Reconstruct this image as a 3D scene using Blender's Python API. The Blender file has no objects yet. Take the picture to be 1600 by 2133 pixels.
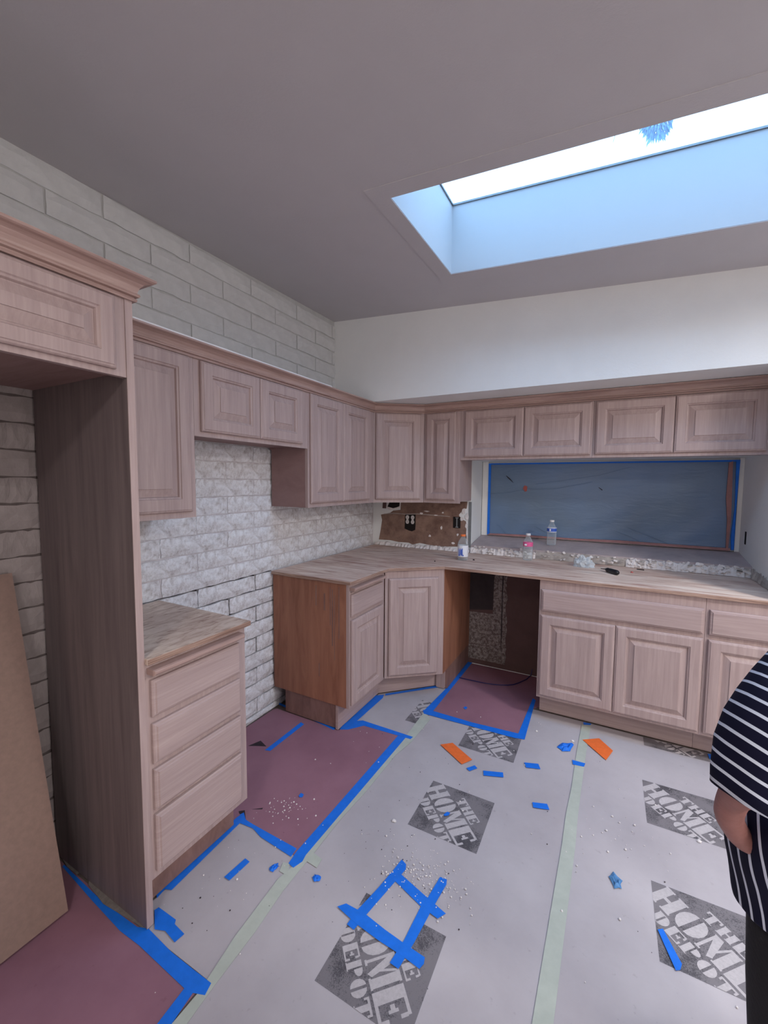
import bpy, bmesh, math, random
from mathutils import Vector, Matrix, noise

SC = bpy.context.scene
COL = SC.collection
R = random.Random(7)

# ---------------------------------------------------------------- camera
cam_d = bpy.data.cameras.new('camera')
cam = bpy.data.objects.new('camera', cam_d)
COL.objects.link(cam)
CAMP = Vector((1.8104, -3.1894, 1.4405))
yaw, pit, roll = -0.4925, -0.0725, 0.0074
cy, sy, cp, sp = math.cos(yaw), math.sin(yaw), math.cos(pit), math.sin(pit)
cf = Vector((sy*cp, cy*cp, sp)); cr0 = Vector((cy, -sy, 0)); cu0 = cr0.cross(cf)
cr = math.cos(roll)*cr0 + math.sin(roll)*cu0
cu = -math.sin(roll)*cr0 + math.cos(roll)*cu0
M = Matrix((( cr.x, cu.x, -cf.x, CAMP.x), (cr.y, cu.y, -cf.y, CAMP.y), (cr.z, cu.z, -cf.z, CAMP.z), (0, 0, 0, 1)))
cam.matrix_world = M
cam_d.sensor_fit = 'HORIZONTAL'; cam_d.sensor_width = 36.0
cam_d.lens = 870.087/1600*36
cam_d.clip_start = 0.02; cam_d.clip_end = 200
SC.camera = cam

# ---------------------------------------------------------------- world, lights, exposure
SC.view_settings.view_transform = 'Standard'
SC.view_settings.look = 'None'
SC.view_settings.gamma = 1.0
SC.view_settings.use_curve_mapping = False
SC.view_settings.exposure = -0.1
w = bpy.data.worlds.new('sky'); SC.world = w; w.use_nodes = True
bg = w.node_tree.nodes['Background']
bg.inputs[0].default_value = (0.40, 0.64, 1.0, 1); bg.inputs[1].default_value = 8.2

def area(name, loc, rot, sx, sy_, col, power):
    l = bpy.data.lights.new(name, 'AREA'); l.shape = 'RECTANGLE'; l.size = sx; l.size_y = sy_
    l.color = col; l.energy = power
    o = bpy.data.objects.new(name, l); o.location = loc; o.rotation_euler = rot; COL.objects.link(o)
    return o
# portal in the skylight opening (only guides the sampling of the sky)
pl = area('skylight_portal', (2.02, -1.37, 2.86), (0, 0, 0), 1.95, .68, (1, 1, 1), 1)
pl.data.cycles.is_portal = True
# warm fill areas added behind and right, for assumed windows that are not built
area('rear_fill_light', (1.9, -6.05, 1.45), (math.radians(90), 0, 0), 3.2, 2.0, (1.0, .90, .86), 24)
area('side_fill_light', (4.5, -3.3, 1.5), (0, math.radians(90), 0), 1.6, 2.2, (1.0, .90, .86), 26)

# ---------------------------------------------------------------- materials
MATS = {}
def srgb(r, g, b):
    f = lambda c: (c/255/12.92) if c/255 <= .04045 else ((c/255+.055)/1.055)**2.4
    return (f(r), f(g), f(b), 1)
def newmat(name):
    m = bpy.data.materials.new(name); m.use_nodes = True; MATS[name] = m
    nt = m.node_tree; return m, nt, nt.nodes['Principled BSDF']
def N(nt, t, **k):
    n = nt.nodes.new(t)
    for a, b in k.items():
        if a.startswith('i_'): n.inputs[int(a[2:])].default_value = b
        else: setattr(n, a, b)
    return n
def coords(nt, scale=(1, 1, 1), rot=(0, 0, 0)):
    tc = N(nt, 'ShaderNodeTexCoord'); mp = N(nt, 'ShaderNodeMapping')
    mp.inputs['Scale'].default_value = scale; mp.inputs['Rotation'].default_value = rot
    nt.links.new(tc.outputs['Object'], mp.inputs[0]); return mp.outputs[0]
def ntex(nt, vec, scale, detail=4, rough=.6, dist=0):
    n = N(nt, 'ShaderNodeTexNoise'); n.inputs['Scale'].default_value = scale
    n.inputs['Detail'].default_value = detail; n.inputs['Roughness'].default_value = rough
    n.inputs['Distortion'].default_value = dist
    nt.links.new(vec, n.inputs['Vector']); return n.outputs[0]
def ramp(nt, fac, stops):
    stops = [(min(1, p), c) for p, c in stops]
    r = N(nt, 'ShaderNodeValToRGB'); cr_ = r.color_ramp
    while len(cr_.elements) < len(stops): cr_.elements.new(.5)
    for e, (p, c) in zip(cr_.elements, stops): e.position = p; e.color = c
    nt.links.new(fac, r.inputs[0]); return r.outputs[0]
def bump(nt, bs, h, strength=.3, dist=.01):
    b = N(nt, 'ShaderNodeBump'); b.inputs['Strength'].default_value = strength; b.inputs['Distance'].default_value = dist
    nt.links.new(h, b.inputs['Height']); nt.links.new(b.outputs[0], bs.inputs['Normal'])
def mixc(nt, fac, a, b, mode='MIX'):
    m = N(nt, 'ShaderNodeMix', data_type='RGBA', blend_type=mode)
    for s, v in ((m.inputs[0], fac), (m.inputs[6], a), (m.inputs[7], b)):
        if isinstance(v, (int, float, tuple)): s.default_value = v
        else: nt.links.new(v, s)
    return m.outputs[2]
def plain(name, col, rough=.6, metal=0, n_amt=.12, n_scale=20, b_s=0, b_scale=80, spec=.4):
    m, nt, bs = newmat(name)
    v = coords(nt); f = ntex(nt, v, n_scale)
    c1 = tuple(x*(1-n_amt) for x in col[:3])+(1,); c2 = tuple(min(1, x*(1+n_amt)) for x in col[:3])+(1,)
    nt.links.new(ramp(nt, f, [(.3, c1), (.7, c2)]), bs.inputs['Base Color'])
    bs.inputs['Roughness'].default_value = rough; bs.inputs['Metallic'].default_value = metal
    bs.inputs['Specular IOR Level'].default_value = spec
    if b_s: bump(nt, bs, ntex(nt, v, b_scale, 3), b_s, .004)
    return m
def wood(name, c_dark, c_mid, c_light, sc, rough=.5, spec=.35, bs_=.12):
    m, nt, bs = newmat(name)
    v = coords(nt, sc)
    f1 = ntex(nt, v, 1.0, 8, .65, .6)
    v2 = coords(nt, tuple(s*.16 for s in sc)); f2 = ntex(nt, v2, 1.0, 3, .5, .3)
    a = ramp(nt, f1, [(.30, c_dark), (.5, c_mid), (.72, c_light)])
    b = ramp(nt, f2, [(.3, (.92, .91, .92, 1)), (.7, (1.05, 1.05, 1.05, 1))])
    nt.links.new(mixc(nt, 1.0, a, b, 'MULTIPLY'), bs.inputs['Base Color'])
    bs.inputs['Roughness'].default_value = rough; bs.inputs['Specular IOR Level'].default_value = spec
    bump(nt, bs, f1, bs_, .002)
    return m
OAK = (srgb(160, 139, 135), srgb(170, 149, 145), srgb(180, 160, 155))
wood('oak_vertical', *OAK, (70, 70, 3.2))
wood('oak_horizontal', *OAK, (3.2, 3.2, 90))
wood('oak_moulding', srgb(150, 122, 114), srgb(168, 140, 131), srgb(184, 158, 149), (3, 3, 60), .38, .5)
wood('oak_panel_side', srgb(96, 84, 84), srgb(112, 99, 98), srgb(126, 112, 110), (30, 30, 1.6), .55)  # darker and greyer than the oak fronts
wood('cabinet_side', srgb(128, 84, 64), srgb(150, 102, 80), srgb(166, 116, 92), (18, 18, 2.0), .5)
wood('cabinet_kick', srgb(112, 84, 78), srgb(130, 100, 92), srgb(144, 112, 104), (18, 18, 6), .6)
wood('cabinet_underside', srgb(132, 104, 102), srgb(142, 114, 111), srgb(150, 122, 119), (6, 40, 10), .6)
plain('wall_paint', srgb(230, 231, 230), .6, 0, .02, 5, .22, 90, .3)
plain('ceiling_paint', srgb(196, 192, 195), .7, 0, .02, 4, .16, 120, .2)
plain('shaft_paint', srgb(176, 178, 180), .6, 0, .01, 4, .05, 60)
plain('brick_painted', srgb(204, 204, 203), .7, 0, .06, 14, 1.0, 22, .2)
plain('mortar_painted', srgb(186, 186, 184), .8, 0, .06, 20, .3, 60, .2)
plain('brick_shaded', srgb(150, 140, 138), .8, 0, .12, 14, .6, 45, .2)  # alcove shade put into the brick colour, mortar_shaded likewise
# whitewashed rough block
m, nt, bs = newmat('brick_raw')
v = coords(nt); f = ntex(nt, v, 16, 8, .75, .4); f2 = ntex(nt, v, 60, 6, .7)
a = ramp(nt, f, [(.34, srgb(168, 158, 156)), (.44, srgb(214, 210, 210)), (.56, srgb(238, 238, 241))])
nt.links.new(mixc(nt, .28, a, ramp(nt, f2, [(.35, srgb(140, 132, 132)), (.55, srgb(240, 240, 244))])), bs.inputs['Base Color'])
bs.inputs['Roughness'].default_value = .85; bs.inputs['Specular IOR Level'].default_value = .2
bump(nt, bs, ntex(nt, v, 34, 8, .7), 1.0, .010)
plain('mortar_raw', srgb(196, 190, 192), .9, 0, .15, 30, .8, 60, .1)
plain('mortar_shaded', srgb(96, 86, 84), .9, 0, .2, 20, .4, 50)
plain('mortar_dark', srgb(62, 56, 58), .95, 0, .3, 30, .6, 60, .1)
# plywood worktop
def plywood(name, sc, cols):
    m, nt, bs = newmat(name)
    v = coords(nt, sc); f = ntex(nt, v, 1.0, 6, .62, 1.0)
    v2 = coords(nt); g = ntex(nt, v2, 2.6, 4, .6, .4)
    a = ramp(nt, f, [(.36, cols[0]), (.47, cols[1]), (.62, cols[2])])
    b = ramp(nt, g, [(.35, (.82, .76, .76, 1)), (.65, (1.06, 1.06, 1.06, 1))])
    nt.links.new(mixc(nt, 1.0, a, b, 'MULTIPLY'), bs.inputs['Base Color'])
    bs.inputs['Roughness'].default_value = .75; bs.inputs['Specular IOR Level'].default_value = .2
    bump(nt, bs, f, .25, .003)
PLY = (srgb(184, 150, 136), srgb(212, 186, 170), srgb(226, 208, 194))
plywood('plywood', (3.2, 30, 10), PLY)
plywood('plywood_small', (40, 12, 10), (srgb(178, 154, 140), srgb(210, 190, 174), srgb(224, 208, 194)))
plywood('plywood_edge', (4, 4, 240), (srgb(110, 84, 74), srgb(150, 122, 108), srgb(180, 154, 138)))
# floor
def paper(name, base, mott, spots, rough=.75):
    m, nt, bs = newmat(name)
    v = coords(nt); f = ntex(nt, v, 2.2, 6, .6); g = ntex(nt, v, 38, 3, .6)
    a = ramp(nt, f, [(.32, mott), (.62, base)])
    s = ramp(nt, g, [(.25, spots), (.34, (1, 1, 1, 1))])
    nt.links.new(mixc(nt, 1.0, a, s, 'MULTIPLY'), bs.inputs['Base Color'])
    bs.inputs['Roughness'].default_value = rough; bs.inputs['Specular IOR Level'].default_value = .25
    bump(nt, bs, ntex(nt, v, 5, 4), .25, .012)
paper('grey_board', srgb(184, 178, 182), srgb(170, 163, 167), (.86, .84, .84, 1))
paper('red_rosin_paper', srgb(152, 110, 124), srgb(136, 96, 110), (.9, .88, .88, 1), .65)
plain('subfloor', srgb(110, 98, 92), .9, 0, .2, 12)
plain('blue_tape', srgb(20, 112, 222), .6, 0, .08, 30)
plain('blue_tape_worn', srgb(78, 128, 176), .6, 0, .3, 60)
plain('green_tape', srgb(178, 184, 174), .7, 0, .06, 20)
plain('orange_tape', srgb(236, 112, 52), .6, 0, .08, 40)
plain('concrete', srgb(120, 112, 108), .9, 0, .2, 50, .4)
plain('torn_dark', srgb(50, 40, 46), .9, 0, .3, 50)
plain('plaster', srgb(222, 216, 214), .9, 0, .12, 40, .6, 60, .2)
plain('plaster_grey', srgb(168, 160, 154), .9, 0, .25, 24, .6, 60, .2)
m, nt, bs = newmat('print_ink')
v = coords(nt); f = ntex(nt, v, 260, 4, .8); g = ntex(nt, v, 9, 3, .6)
mm = N(nt, 'ShaderNodeMath', operation='ADD'); nt.links.new(f, mm.inputs[0]); nt.links.new(g, mm.inputs[1])
nt.links.new(ramp(nt, mm.outputs[0], [(.86, srgb(74, 71, 76)), (1.0, srgb(122, 117, 121))]), bs.inputs['Base Color'])
bs.inputs['Roughness'].default_value = .7
plain('print_letter', srgb(184, 178, 180), .75, 0, .10, 120)
m, nt, bs = newmat('kraft_drywall')
v = coords(nt); f = ntex(nt, v, 9, 6, .7); g = ntex(nt, v, 40, 3)
a = ramp(nt, f, [(.35, srgb(110, 84, 74)), (.65, srgb(150, 122, 108))])
nt.links.new(mixc(nt, 1.0, a, ramp(nt, g, [(.28, (.7, .7, .7, 1)), (.4, (1, 1, 1, 1))]), 'MULTIPLY'), bs.inputs['Base Color'])
bs.inputs['Roughness'].default_value = .9
plain('alcove_brown', srgb(92, 70, 68), .9, 0, .12, 8)
plain('alcove_dark', srgb(56, 48, 50), .9, 0, .25, 10)
m, nt, bs = newmat('alcove_glue')
v = coords(nt); f = ntex(nt, v, 46, 4, .8)
nt.links.new(ramp(nt, f, [(.42, srgb(92, 78, 74)), (.60, srgb(150, 142, 138))]), bs.inputs['Base Color']); bs.inputs['Roughness'].default_value = .9
plain('black_hole', srgb(24, 18, 18), .9, 0, .2, 20)
plain('black_plastic', srgb(26, 24, 28), .4, 0, .1, 20)
plain('white_plastic', srgb(214, 210, 208), .4, 0, .04, 20)
plain('metal_grey', srgb(132, 136, 138), .5, .5, .1, 30)
plain('cable_blue', srgb(34, 28, 84), .5, 0, .1, 20)
plain('particle_board', srgb(134, 110, 100), .7, 0, .08, 60)
plain('red_tape', srgb(160, 118, 118), .6, 0, .12, 20)
plain('sill', srgb(176, 162, 162), .8, 0, .12, 10, .3, 40)
plain('skin', srgb(152, 104, 96), .55, 0, .1, 40, .2, 120)
plain('hair', srgb(46, 34, 28), .6, 0, .3, 80, .4, 100)
plain('trousers', srgb(24, 22, 26), .85, 0, .15, 30, .3, 120)
plain('shoe', srgb(60, 58, 62), .6, 0, .1, 30)
plain('light_block_grey', srgb(60, 66, 74), .8, 0, .2, 12)  # grey of the added box that blocks sky light
plain('foliage', srgb(96, 140, 170), .6, 0, .2, 8)  # bright-sky haze put into the leaf colour as pale blue
plain('bark', srgb(90, 84, 80), .8, 0, .2, 20)
plain('dark_scrap', srgb(46, 36, 36), .8, 0, .2, 30)
plain('red_scrap', srgb(170, 90, 84), .7, 0, .2, 30)
m, nt, bs = newmat('fill_lamp_glow'); bs.inputs['Emission Color'].default_value = (1, .95, .92, 1); bs.inputs['Emission Strength'].default_value = 3
# striped jersey: white bands on navy, wave coordinate along an object axis
def stripes(name, direction, period, duty, warp=.004, wscale=6):
    m, nt, bs = newmat(name)
    tc = N(nt, 'ShaderNodeTexCoord')
    d = N(nt, 'ShaderNodeVectorMath', operation='DOT_PRODUCT'); nt.links.new(tc.outputs['Object'], d.inputs[0])
    d.inputs[1].default_value = Vector(direction).normalized()
    nz = ntex(nt, tc.outputs['Object'], wscale, 2, .5)
    wz = N(nt, 'ShaderNodeMath', operation='MULTIPLY_ADD'); nt.links.new(nz, wz.inputs[0]); wz.inputs[1].default_value = warp
    nt.links.new(d.outputs['Value'], wz.inputs[2])
    dv = N(nt, 'ShaderNodeMath', operation='DIVIDE'); nt.links.new(wz.outputs[0], dv.inputs[0]); dv.inputs[1].default_value = period
    fr = N(nt, 'ShaderNodeMath', operation='FRACT'); nt.links.new(dv.outputs[0], fr.inputs[0])
    gt = N(nt, 'ShaderNodeMath', operation='LESS_THAN'); nt.links.new(fr.outputs[0], gt.inputs[0]); gt.inputs[1].default_value = duty
    nt.links.new(mixc(nt, gt.outputs[0], srgb(20, 20, 42), srgb(206, 212, 226)), bs.inputs['Base Color'])
    bs.inputs['Roughness'].default_value = .9; bs.inputs['Specular IOR Level'].default_value = .15
    bump(nt, bs, ntex(nt, tc.outputs['Object'], 300, 2), .2, .001)
    return m
def clear(name, tint, alpha, rough=.05):
    m, nt, bs = newmat(name)
    tr = N(nt, 'ShaderNodeBsdfTransparent'); tr.inputs[0].default_value = tint
    mx = N(nt, 'ShaderNodeMixShader')
    lw = N(nt, 'ShaderNodeLayerWeight'); lw.inputs[0].default_value = .35
    ad = N(nt, 'ShaderNodeMath', operation='MULTIPLY_ADD'); nt.links.new(lw.outputs[1], ad.inputs[0]); ad.inputs[1].default_value = .5; ad.inputs[2].default_value = alpha
    nt.links.new(ad.outputs[0], mx.inputs[0]); nt.links.new(tr.outputs[0], mx.inputs[1])
    bs.inputs['Base Color'].default_value = (.8, .85, .88, 1); bs.inputs['Roughness'].default_value = rough
    nt.links.new(bs.outputs[0], mx.inputs[2])
    nt.links.new(mx.outputs[0], nt.nodes['Material Output'].inputs[0]); return m
clear('bottle_plastic', (.93, .96, .97, 1), .10)
clear('window_glass', (.9, .95, .97, 1), .06)
clear('bag_plastic', (.9, .93, .95, 1), .35, .2)
# hazy blue-grey masking film
m, nt, bs = newmat('masking_film')
v = coords(nt, (1, 1, 1)); f = ntex(nt, v, 1.3, 3, .5)
nt.links.new(ramp(nt, f, [(.3, srgb(112, 134, 156)), (.7, srgb(116, 150, 198))]), bs.inputs['Base Color'])
bs.inputs['Roughness'].default_value = .32; bs.inputs['Alpha'].default_value = .86
v3 = coords(nt, (6, 1, 22), (0, .5, 0)); bump(nt, bs, ntex(nt, v3, 1, 5, .6, .8), .35, .01)
for n_, c_, in (('label_white', (224, 226, 232)), ('label_pink', (226, 96, 150)), ('label_blue', (60, 96, 190)), ('cap_orange', (232, 120, 66)), ('cap_white', (226, 226, 228)), ('water', (200, 206, 210))):
    plain(n_, srgb(*c_), .4, 0, .03, 30)

# ---------------------------------------------------------------- mesh helpers
class MB:
    def __init__(s): s.v = []; s.f = []
    def add(s, vs, fs):
        o = len(s.v); s.v += [Vector(p) for p in vs]; s.f += [tuple(i+o for i in f) for f in fs]; return s
    def box(s, x0, x1, y0, y1, z0, z1):
        return s.add([(x0, y0, z0), (x1, y0, z0), (x1, y1, z0), (x0, y1, z0), (x0, y0, z1), (x1, y0, z1), (x1, y1, z1), (x0, y1, z1)],
                     [(3, 2, 1, 0), (4, 5, 6, 7), (0, 1, 5, 4), (1, 2, 6, 5), (2, 3, 7, 6), (3, 0, 4, 7)])
    def prism(s, poly, z0, z1):            # poly in xy
        a = sum(poly[i][0]*poly[(i+1) % len(poly)][1]-poly[(i+1) % len(poly)][0]*poly[i][1] for i in range(len(poly)))
        if a < 0: poly = poly[::-1]
        n = len(poly)
        z0f = z0 if callable(z0) else (lambda x, y: z0); z1f = z1 if callable(z1) else (lambda x, y: z1)
        vs = [(x, y, z0f(x, y)) for x, y in poly]+[(x, y, z1f(x, y)) for x, y in poly]
        fs = [tuple(range(n-1, -1, -1)), tuple(range(n, 2*n))]+[(i, (i+1) % n, n+(i+1) % n, n+i) for i in range(n)]
        return s.add(vs, fs)
    def prismY(s, poly, y0, y1):           # poly in xz, extruded along y (y0 > y1 means towards the room)
        n = len(poly)
        a = sum(poly[i][0]*poly[(i+1) % n][1]-poly[(i+1) % n][0]*poly[i][1] for i in range(n))
        if a < 0: poly = poly[::-1]
        vs = [(x, y0, z) for x, z in poly]+[(x, y1, z) for x, z in poly]
        fs = [tuple(range(n-1, -1, -1)), tuple(range(n, 2*n))]+[(i, (i+1) % n, n+(i+1) % n, n+i) for i in range(n)]
        return s.add(vs, fs)
    def rings(s, rings, closed=True, cap0=True, cap1=True):
        n = len(rings[0]); o = len(s.v)
        for r_ in rings: s.v += [Vector(p) for p in r_]
        for k in range(len(rings)-1):
            for i in range(n if closed else n-1):
                j = (i+1) % n
                s.f.append((o+k*n+i, o+k*n+j, o+(k+1)*n+j, o+(k+1)*n+i))
        if cap0: s.f.append(tuple(o+i for i in range(n-1, -1, -1)))
        if cap1: s.f.append(tuple(o+(len(rings)-1)*n+i for i in range(n)))
        return s
    def lathe(s, c, prof, n=20):
        return s.rings([[(c[0]+r_*math.cos(2*math.pi*i/n), c[1]+r_*math.sin(2*math.pi*i/n), c[2]+z) for i in range(n)] for r_, z in prof])
    def tube(s, pts, r, n=8):
        pts = [Vector(p) for p in pts]; rs = []
        for i, p in enumerate(pts):
            t = (pts[min(i+1, len(pts)-1)]-pts[max(i-1, 0)]).normalized()
            a = t.cross(Vector((0, 0, 1)))
            if a.length < .01: a = Vector((1, 0, 0))
            a.normalize(); b = t.cross(a); rr = r[i] if isinstance(r, (list, tuple)) else r
            rs.append([p+a*rr*math.cos(2*math.pi*k/n)+b*rr*math.sin(2*math.pi*k/n) for k in range(n)])
        return s.rings(rs)
    def mesh(s, name, mat, off=Vector((0, 0, 0)), smooth=False):
        me = bpy.data.meshes.new(name)
        me.from_pydata([tuple(p-off) for p in s.v], [], s.f)
        bm = bmesh.new(); bm.from_mesh(me); bmesh.ops.recalc_face_normals(bm, faces=bm.faces); bm.to_mesh(me); bm.free()
        if smooth: me.polygons.foreach_set('use_smooth', [True]*len(me.polygons))
        me.materials.append(MATS[mat]); me.update(); return me
    def build(s, name, mat, parent=None, smooth=False):
        off = worldloc(parent) if parent else Vector((0, 0, 0))
        if not parent:
            xs = [p.x for p in s.v]; ys = [p.y for p in s.v]; zs = [p.z for p in s.v]
            off = Vector(((min(xs)+max(xs))/2, (min(ys)+max(ys))/2, min(zs)))
        o = bpy.data.objects.new(name, s.mesh(name, mat, off, smooth)); COL.objects.link(o)
        if parent: o.parent = parent
        else: o.location = off
        return o
def worldloc(o):
    v = Vector(o.location)
    while o.parent: o = o.parent; v = v+o.location
    return v
def thing(name, label, cat, loc=(0, 0, 0), group=None):
    o = bpy.data.objects.new(name, None); COL.objects.link(o); o.location = loc; o.empty_display_size = .05
    return tag(o, label, cat, group)
def tag(o, label, cat, group=None):
    o['label'] = label; o['category'] = cat
    if group: o['group'] = group
    return o
def struct(o): o['kind'] = 'structure'; return o
def stuff(o): o['kind'] = 'stuff'; return o
def ceil_z(x, y): return 2.603-.064*x+.02*(y+.59)
Z = Vector((0, 0, 1))
class Face:
    """a cabinet front plane: origin o, horizontal direction u, outward normal n"""
    def __init__(s, o, u): s.o = Vector(o); s.u = Vector(u).normalized(); s.n = s.u.cross(Z)
    def P(s, a, z, d): return s.o+s.u*a+Z*z+s.n*d
    def slab(s, mb, a0, a1, z0, z1, d0, d1):
        vs = [s.P(a, z, d) for d in (d0, d1) for a, z in ((a0, z0), (a1, z0), (a1, z1), (a0, z1))]
        return mb.add(vs, [(3, 2, 1, 0), (4, 5, 6, 7), (0, 1, 5, 4), (1, 2, 6, 5), (2, 3, 7, 6), (3, 0, 4, 7)])
    def ring(s, mb, lst, cap_last):
        """nested rectangles (a0,a1,z0,z1,d) joined in order"""
        rs = [[s.P(a0, z0, d), s.P(a1, z0, d), s.P(a1, z1, d), s.P(a0, z1, d)] for a0, a1, z0, z1, d in lst]
        return mb.rings(rs, True, False, cap_last)
def ins(r_, k, d): a0, a1, z0, z1 = r_; return (a0+k, a1-k, z0+k, z1-k, d)
def door(F, r_, parent, name='door', t=.019, fw=.05, label=None):
    mb = MB()
    F.ring(mb, [ins(r_, 0, .001), ins(r_, 0, t-.008), ins(r_, .0035, t-.004), ins(r_, .008, t-.0025), ins(r_, .010, t), ins(r_, fw, t), ins(r_, fw+.003, t-.004), ins(r_, fw+.008, t-.006), ins(r_, fw+.011, t-.0125), ins(r_, fw+.011, .003)], False)
    d = mb.build(name, 'oak_vertical', parent)
    mb = MB()
    k = fw+.0112
    F.ring(mb, [ins(r_, k, .002), ins(r_, k, t-.0135), ins(r_, k+.003, t-.0135), ins(r_, k+.030, t-.0035), ins(r_, k+.0305, t-.0005)], True)
    mb.build('raised_panel', 'oak_vertical', d)
    return d
def drawer(F, r_, parent, name='drawer_front', t=.019):
    mb = MB()
    F.ring(mb, [ins(r_, 0, .001), ins(r_, 0, t-.009), ins(r_, .004, t-.005), ins(r_, .009, t-.004), ins(r_, .012, t), ins(r_, .016, t)], True)
    return mb.build(name, 'oak_horizontal', parent)
# ---------------------------------------------------------------- room shell
XR, XE, YR = 2.578, 4.62, -6.2
struct(MB().prism([(-.05, .5), (XE, .5), (XE, YR), (-.05, YR)], -.08, 0).build('floor', 'subfloor'))
# left wall: backing, mortar beds and blocks
wl = struct(MB().prism([(-.2, .4), (-.024, .4), (-.024, YR), (-.2, YR)], -.05, lambda x, y: ceil_z(0, y)+.03).build('wall_left', 'mortar_dark'))
MB().box(-.024, -.010, -3.4, -.0, 1.95, 2.49).prism([(-.024, -.0), (-.010, -.0), (-.010, YR), (-.024, YR)], 2.49, lambda x, y: ceil_z(0, y)+.004).box(-.024, -.010, YR, -3.4, 0, 2.49).build('mortar', 'mortar_painted', wl)
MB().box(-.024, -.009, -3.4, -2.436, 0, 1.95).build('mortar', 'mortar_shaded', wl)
MB().box(-.024, -.0085, -1.27, -.0, .80, 1.95).box(-.024, -.0095, -2.436, -1.27, .89, 1.95).build('mortar', 'mortar_raw', wl)
BL, BH, PZ, PY = .384, .086, .0936, .3915
def brick_mesh(mat, amp, seed, L=BL, nx=9, nz=3):
    r = random.Random(seed); mb = MB(); bev = .006
    def off(i, j):
        e = (i in (0, nx)) or (j in (0, nz))
        return (-.0055 if e else r.uniform(-amp*.5, amp*1.1))
    g = []
    for j in range(nz+1):
        row = []
        for i in range(nx+1):
            y = -L/2+L*i/nx+(r.uniform(-.004, .004)*(1 if amp > .005 else .3) if 1 else 0)
            z = -BH/2+BH*j/nz+(r.uniform(-.0028, .0028)*(1 if amp > .003 else .3))
            row.append((off(i, j), y, z))
        g.append(row)
    vs = [p for row in g for p in row]; fs = []
    W_ = nx+1
    for j in range(nz):
        for i in range(nx): a = j*W_+i; fs.append((a, a+1, a+W_+1, a+W_))
    rim = [i for i in range(W_)]+[k*W_+nx for k in range(1, nz+1)]+[nz*W_+i for i in range(nx-1, -1, -1)]+[k*W_ for k in range(nz-1, 0, -1)]
    o = len(vs)
    for i in rim: vs.append((-.023, vs[i][1], vs[i][2]))
    n = len(rim)
    for k in range(n): fs.append((rim[(k+1) % n], rim[k], o+k, o+(k+1) % n))
    return mb.add(vs, fs).mesh('brick', mat)
BM = {'brick_raw': [brick_mesh('brick_raw', .0055, k) for k in range(7)],
      'brick_painted': [brick_mesh('brick_painted', .0036, 20+k) for k in range(5)],
      'brick_shaded': [brick_mesh('brick_shaded', .004, 40+k) for k in range(5)]}
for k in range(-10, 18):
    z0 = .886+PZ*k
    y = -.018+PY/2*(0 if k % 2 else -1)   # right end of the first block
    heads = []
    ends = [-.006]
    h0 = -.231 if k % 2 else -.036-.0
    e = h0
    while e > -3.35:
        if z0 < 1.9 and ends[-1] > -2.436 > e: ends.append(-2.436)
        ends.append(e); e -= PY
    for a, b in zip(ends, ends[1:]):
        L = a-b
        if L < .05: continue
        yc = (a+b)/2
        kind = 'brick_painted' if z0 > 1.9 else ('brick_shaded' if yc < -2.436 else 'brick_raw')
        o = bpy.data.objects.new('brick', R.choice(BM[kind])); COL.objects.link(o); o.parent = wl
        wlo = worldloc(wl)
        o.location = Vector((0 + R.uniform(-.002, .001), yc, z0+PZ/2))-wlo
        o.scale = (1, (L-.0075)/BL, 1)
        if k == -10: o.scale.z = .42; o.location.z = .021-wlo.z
# back wall, sill, soffit, right return
wb = struct(MB().box(-.024, .872, .0, .30, 0, 2.02).box(.872, XR+.12, .0, .12, 0, .952).build('wall_back', 'wall_paint'))
struct(MB().box(.872, XR+.12, .345, .47, .9, 1.75).box(.78, .872, .30, .47, 0, 2.02).build('wall_back_outer', 'light_block_grey')) if 0 else None
struct(MB().prism([(-.02, -.589), (XE, -.589), (XE, -.0), (-.02, -.0)], 2.003, lambda x, y: ceil_z(x, y)+.004).build('trim_1', 'wall_paint')).name = 'trim_1'
struct(MB().box(.872, XR+.12, .0, .36, 1.612, 2.003).build('trim_2', 'wall_paint'))
wr = struct(MB().box(XR, XR+.12, -.66, .36, 0, 2.003).build('wall_right', 'wall_paint'))
struct(MB().box(XR+.12, XE, -.62, -.5, 0, 2.01).build('wall_back_right', 'wall_paint'))
# small slot in the right return
MB().box(XR-.0015, XR+.01, .155, .185, 1.065, 1.145).build('slot', 'black_hole', wr)
# far walls of the room (behind and to the right of the camera)
struct(MB().box(XE, XE+.1, YR, -.4, 0, 2.8).build('wall_side', 'wall_paint'))
struct(MB().box(-.05, XE, YR-.1, YR, 0, 2.8).build('wall_rear', 'wall_paint'))
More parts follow.
